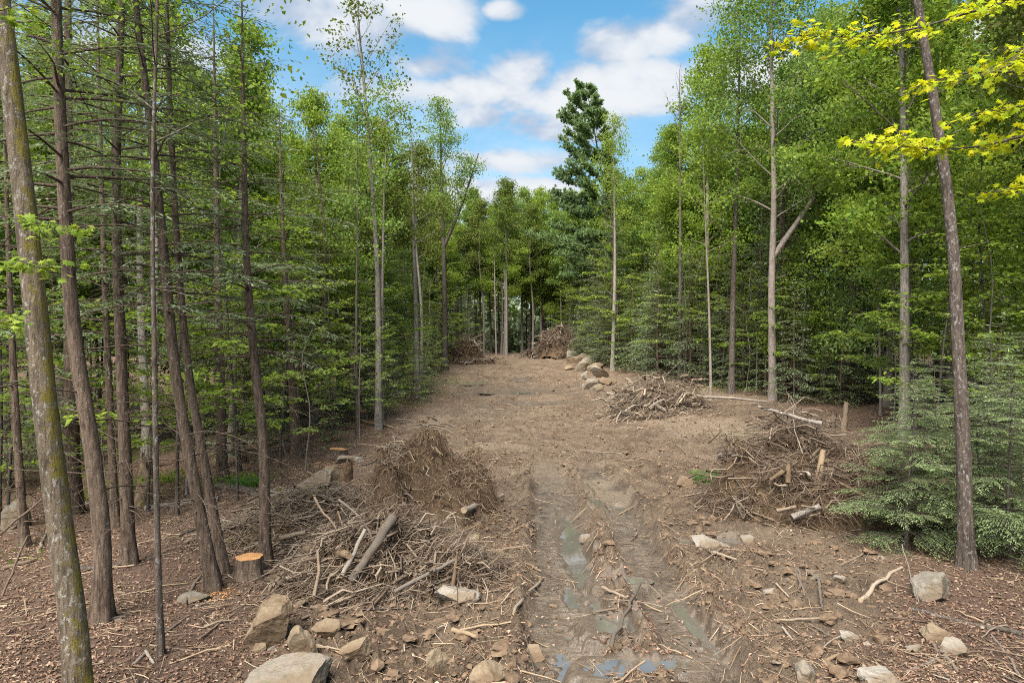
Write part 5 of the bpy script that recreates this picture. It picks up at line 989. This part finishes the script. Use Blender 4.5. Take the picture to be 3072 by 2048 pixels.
# ------------------------------------------------------------------ uncountable ground cover
def spread(rng, n, y0, y1, pw, wide=.82, off=3.):
    u = rng.random(n); q = 1-pw; y = (y0**q+(y1**q-y0**q)*u)**(1/q); x = rng.uniform(-1, 1, n)*(wide*y+off); return x, y
def wet_mask(x, y):
    k = np.ones_like(x)
    for (cx, cy_, rx, ry, rot, lv) in PUD: k *= (((x-cx)/(rx*1.1))**2+((y-cy_)/(ry*1.1))**2) > 1
    return k > 0
def ground_stuff():
    rng = np.random.default_rng(77)
    # fallen leaves
    x, y = spread(rng, 160000, 6, 60, 1.5); c = clearing(x, y); t, _ = track(x, y)
    drift = .2+1.1*sm(.38, .60, fbm(x*.7, y*.7, 54, 4)); keep = (rng.random(len(x)) < np.where(c > .5, .5*drift, .55+.5*drift)*(1-.85*t)) & wet_mask(x, y); x, y = x[keep], y[keep]; n = len(x); C = np.stack([x, y, full(x, y)+rng.uniform(.004, .035, n)], 1)
    V, Q, tt = leaves(C, rng.normal(0, 1, C.shape)*[1, 1, .35], nrm(rng.normal(0, .42, C.shape)+[0, 0, 1]), rng.uniform(.022, .075, n)*(1+.02*np.maximum(y-12, 0)), rng.uniform(.45, .8, n), .14, np.clip(rng.normal(.5, .26, n), 0, 1))
    tag(ob('fallen_leaves', mk('fallen_leaves', V, Q, tint=tt, mats=[M['litter']])), 'brown fallen leaves covering the ground under the trees', 'leaf litter', kind='stuff')
    # twigs
    x, y = spread(rng, 27000, 6, 70, 1.3); t, _ = track(x, y); keep = (rng.random(len(x)) < (1-.8*t)*(.3+1.0*sm(.40, .60, fbm(x*.55+9, y*.55, 55, 4)))) & wet_mask(x, y); x, y = x[keep], y[keep]; n = len(x)
    L = rng.uniform(.10, .55, n)*(rng.random(n)**.7+.25)*(1+.012*np.maximum(y-12, 0)); a = rng.uniform(0, 6.2832, n); dx, dy = np.cos(a)*L/2, np.sin(a)*L/2; K = 3
    X = np.stack([x-dx, x+rng.normal(0, .06, n)*L, x+dx], 1); Y = np.stack([y-dy, y+rng.normal(0, .06, n)*L, y+dy], 1); Z = full(X.ravel(), Y.ravel()).reshape(n, 3)+rng.uniform(.002, .03, (n, 3)); Z[:, 1] = np.maximum(Z[:, 1], (Z[:, 0]+Z[:, 2])/2)
    r = rng.uniform(.003, .010, n)*(1+.02*np.maximum(y-12, 0)); V, Q, T, tt = tubes(np.stack([X, Y, Z], -1), r[:, None]*np.array([1, .9, .5]), 3, np.clip(rng.normal(.46, .32, n), 0, 1))
    tag(ob('fine_twigs', mk('fine_twigs', V, Q, T, tint=tt, mats=[M['bits']])), 'fine twigs and wood bits strewn over the ground', 'twigs', kind='stuff')
    # clods
    x, y = spread(rng, 28000, 6, 70, 1.35, .7); c = clearing(x, y); t, _ = track(x, y); keep = (rng.random(len(x)) < (.06+.94*c)*(1-.9*t)) & (fbm(x*.9, y*.9, 52, 3) > .42) & wet_mask(x, y); x, y = x[keep], y[keep]; n = len(x)
    V0, T0 = ICO[1]; s = rng.uniform(.012, .055, n)*(1+.02*np.maximum(y-12, 0))*(.6+.8*rng.random(n)**3); sc3 = s[:, None]*rng.uniform(.6, 1.4, (n, 3))*[1, 1, .7]; V = V0[None]*(1+rng.normal(0, .22, (n, len(V0), 1)))*sc3[:, None]; V += np.stack([x, y, full(x, y)+s*.25], 1)[:, None]
    T = (T0[None]+(np.arange(n)*len(V0))[:, None, None]).reshape(-1, 3); tag(ob('dirt_clods', mk('dirt_clods', V.reshape(-1, 3), F3=T, mats=[M['ground_clod']])), 'crumbled clods of dirt over the churned clearing', 'dirt', kind='stuff')
    # lumps of torn soil and sod
    x, y = spread(rng, 2600, 6.5, 40, 1.4, .7); c = clearing(x, y); t, _ = track(x, y); near = np.exp(-((x+1.6)/1.9)**2)*(1-sm(12, 15, y))+.5*np.exp(-((x-4.8)/1.6)**2)
    keep = (rng.random(len(x)) < (.22+near)*(c > .4)*(1-t)) & wet_mask(x, y); x, y = x[keep], y[keep]; n = len(x); V0, T0 = ICO[2]; sz = rng.uniform(.04, .13, n)
    sc3 = sz[:, None]*rng.uniform(.7, 1.4, (n, 3))*[1, 1, .5]; V = V0[None]*(1+rng.normal(0, .20, (n, len(V0), 1)))*sc3[:, None]; V += np.stack([x, y, full(x, y)+sz*.1], 1)[:, None]
    T = (T0[None]+(np.arange(n)*len(V0))[:, None, None]).reshape(-1, 3); tag(ob('soil_lumps', mk('soil_lumps', V.reshape(-1, 3), F3=T, mats=[M['ground_clod']])), 'torn lumps of soil and sod beside the wheel ruts', 'dirt', kind='stuff')
    # low green plants
    P = []
    for (px, py, n, rad, hh) in [(545, 1112, 500, .5, .30), (385, 1105, 350, .4, .35), (330, 1120, 250, .5, .3), (905, 905, 900, 2.2, .5), (985, 885, 700, 2.0, .5), (690, 1145, 300, .5, .2), (640, 905, 500, 2.5, .5), (800, 905, 900, 3., .6), (1885, 905, 400, 1.0, .5), (1745, 1000, 150, .6, .2), (880, 940, 400, 1.2, .4), (1640, 900, 400, 2., .4), (230, 1140, 300, .8, .3)]:
        g = ground(px, py); x = g[0]+rng.normal(0, rad, n); y = g[1]+rng.normal(0, rad*.6, n); P.append(np.stack([x, y, full(x, y)+rng.random(n)**1.5*hh+.02], 1))
    x, y = spread(rng, 9000, 14, 80, 1.1); c = clearing(x, y); keep = (c < .35) & (fbm(x*.4, y*.4, 53, 3) > .5); P.append(np.stack([x[keep], y[keep], full(x[keep], y[keep])+rng.random(keep.sum())*.35], 1))
    C = np.concatenate(P); n = len(C); V, Q, tt = leaves(C, rng.normal(0, 1, C.shape)+[0, 0, .2], nrm(rng.normal(0, .5, C.shape)+[0, 0, 1]), rng.uniform(.05, .13, n), rng.uniform(.35, .7, n), .1, rng.random(n))
    tag(ob('ground_cover', mk('ground_cover', V, Q, tint=tt, mats=[M['maple_light']])), 'low green seedlings and ferns along the edges of the wood', 'ground cover', kind='stuff')
M['ground_clod'] = mat('dirt clods', lambda N: bsdf(N, N.mix(N.mr(N.noise(wpos(N), 6, 5, .7), .3, .7), (.070, .043, .027), (.205, .142, .092)), .9, N.noise(wpos(N), 50, 4, .7), .8, .02, .2))
ground_stuff()
def tuft(px, py, n, rad, h, label, seed=3):
    rng = np.random.default_rng(seed); g = ground(px, py); a = rng.uniform(0, 6.28, n); q = np.sqrt(rng.random(n))*rad; x, y = np.cos(a)*q*1.5, np.sin(a)*q; L = h*rng.uniform(.5, 1.15, n); b = rng.uniform(0, 6.28, n)
    out = np.stack([np.cos(b), np.sin(b), np.zeros(n)], 1); p0 = np.stack([x, y, np.full(n, -.02)], 1); P = np.stack([p0, p0+[0, 0, .5]*L[:, None]+out*L[:, None]*.15, p0+[0, 0, .8]*L[:, None]+out*L[:, None]*.5, p0+[0, 0, .78]*L[:, None]+out*L[:, None]*.8], 1)
    V, Q, T, t = tubes(P, np.array([.006, .006, .0045, .001])[None]*np.ones((n, 1)), 3, rng.random(n)); tag(ob('grass_tuft', mk('grass_tuft', V, Q, T, tint=t, smooth=True, mats=[M['grass']]), None, (g[0], g[1], gz(g[0], g[1]))), label, 'grass tuft')
tuft(1648, 1112, 900, .42, .42, 'bright green grass tuft on the bare ground left of the tall brush heap')
tuft(560, 1118, 300, .35, .35, 'pale green tuft of grass behind the fallen log', 4)

# ------------------------------------------------------------------ maple boughs with large young leaves reaching into the picture
def palm_leaf():
    lob = [(0, -.5), (.10, -.16), (.34, -.30), (.30, -.10), (.52, .02), (.30, .10), (.36, .30), (.14, .22), (0, .55)]
    V = [(0, -.02, .03)]+[(x, y, -.10*abs(x)-.10*max(0, y)) for x, y in lob]+[(-x, y, -.10*abs(x)-.10*max(0, y)) for x, y in lob[-2:0:-1]]
    n = len(V)-1; T = [(0, 1+i, 1+(i+1) % n) for i in range(n)]; return V, T
def bough_tree(loc, r0, H, boughs, label, seed, leafm, size=.13, maxobj=290):
    rng = np.random.default_rng(seed); z0 = gz(*loc); b = np.array([loc[0], loc[1], z0]); e = ob('maple_tree', None, None, b); tag(e, label, 'tree')
    pts = straight(rng, H, .3); tm, P, R = stem_mesh(rng, pts, r0, 14, 30, rough=.1, m=M['bark_lichen']); ob('trunk', tm, e)
    Vp, Tp = palm_leaf(); tl = [mk('leaf', np.array(Vp)*[1, 1, 1+.6*i], F3=np.array(Tp), tint=np.full(len(Vp), .15+.2*i), mats=[M[leafm]]) for i in range(5)]
    allp = []; bg_ = []
    for (pl, dep, t0, dens) in boughs:
        q = np.array([atd(px, py, dep+.25*k) for k, (px, py) in enumerate(reversed(pl))][::-1])-b; st, rr = at_h(P, R, max(.5, q[0][2]-.5)); q = np.concatenate([[st], q]); c = resample(q, 16); acc = Acc(); acc.add(c, .022*np.linspace(1, .15, 16))
        L = np.linalg.norm(np.diff(c, axis=0), axis=1).sum(); k0 = 1/len(q)
        for j in range(int(dens*L)):
            t = t0+(1-t0)*rng.random(); f = t*15; i = min(14, int(f)); p = c[i]+(c[i+1]-c[i])*(f-i); d = nrm(c[i+1]-c[i]); sd = nrm(np.cross(d, [0, 0, 1]))*(1 if j % 2 else -1)
            l2 = rng.uniform(.12, .42); tw = curve(rng, p, d*.5+sd*.8+[0, 0, rng.normal(.0, .13)], l2, 4, -.03, .08); acc.add(tw, np.array([.004, .003, .003, .002]))
            for m_ in range(int(3+l2*9)):
                h = rng.random(); allp.append((len(bg_), tw[0]+(tw[3]-tw[0])*(.25+.75*h)+rng.normal(0, .035, 3), nrm(tw[3]-tw[0])+rng.normal(0, .6, 3)+[0, 0, -.25]))
        bg_.append(ob('bough', acc.mesh('bough', M['bark_dark'], 5), e))
    rng.shuffle(allp); rest = []
    for k, (bi, p, u) in enumerate(allp):
        u = nrm(u); n = nrm(np.array([0, -.15, 1.])+rng.normal(0, .38, 3)); x = nrm(np.cross(u, n)); n = np.cross(x, u); s = size*rng.uniform(.6, 1.2)
        if k < maxobj:
            from mathutils import Matrix
            o = ob('leaf', tl[rng.integers(5)], bg_[bi]); o.matrix_local = Matrix(((x[0]*s, u[0]*s, n[0]*s, p[0]), (x[1]*s, u[1]*s, n[1]*s, p[1]), (x[2]*s, u[2]*s, n[2]*s, p[2]), (0, 0, 0, 1)))
        else: rest.append(np.array(Vp)@np.stack([x*s, u*s, n*s])+p)
    if rest:
        n = len(Vp); V = np.concatenate(rest); T = (np.array(Tp)[None]+(np.arange(len(rest))*n)[:, None, None]).reshape(-1, 3)
        o = ob('leaves', mk('leaves', V, F3=T, tint=np.repeat(rng.random(len(rest)), n), mats=[M[leafm]]), e); o['kind'] = 'stuff'
    print('bough leaves', len(allp))
bough_tree((6.6, 7.2), .16, 15, [([(2440, 0), (2260, 22), (2100, 68), (1960, 88), (1790, 82)], 6.6, .30, 15), ([(2440, 290), (2330, 318), (2200, 342), (2060, 335), (1978, 322)], 6.4, .12, 20), ([(2450, 140), (2340, 165), (2200, 172), (2090, 205)], 6.9, .2, 13),
    ([(2440, 215), (2340, 245), (2235, 262)], 6.5, .15, 18), ([(2430, 90), (2360, 110), (2300, 160)], 6.2, .15, 16), ([(2450, 400), (2370, 420), (2290, 440)], 6.8, .2, 12)],
    'maple outside the frame whose golden-green leafy boughs reach in at the top', 71, 'maple_gold', size=.095)
bough_tree((-7.0, 6.2), .13, 13, [([(-90, 500), (60, 505), (150, 530)], 7.0, .75, 5), ([(-90, 620), (40, 612), (108, 610)], 6.8, .8, 4), ([(-90, 760), (-20, 740), (15, 735)], 6.4, .6, 6), ([(-90, 40), (0, 30), (50, 15)], 6.6, .6, 5)],
    'maple outside the frame whose light-green leaf sprays cross the mossy trunk', 72, 'maple_light', size=.11, maxobj=200)
tot = sum(len(m.loops)-2*len(m.polygons) for m in bpy.data.meshes); print('approx tris', tot, 'objects', len(bpy.data.objects))
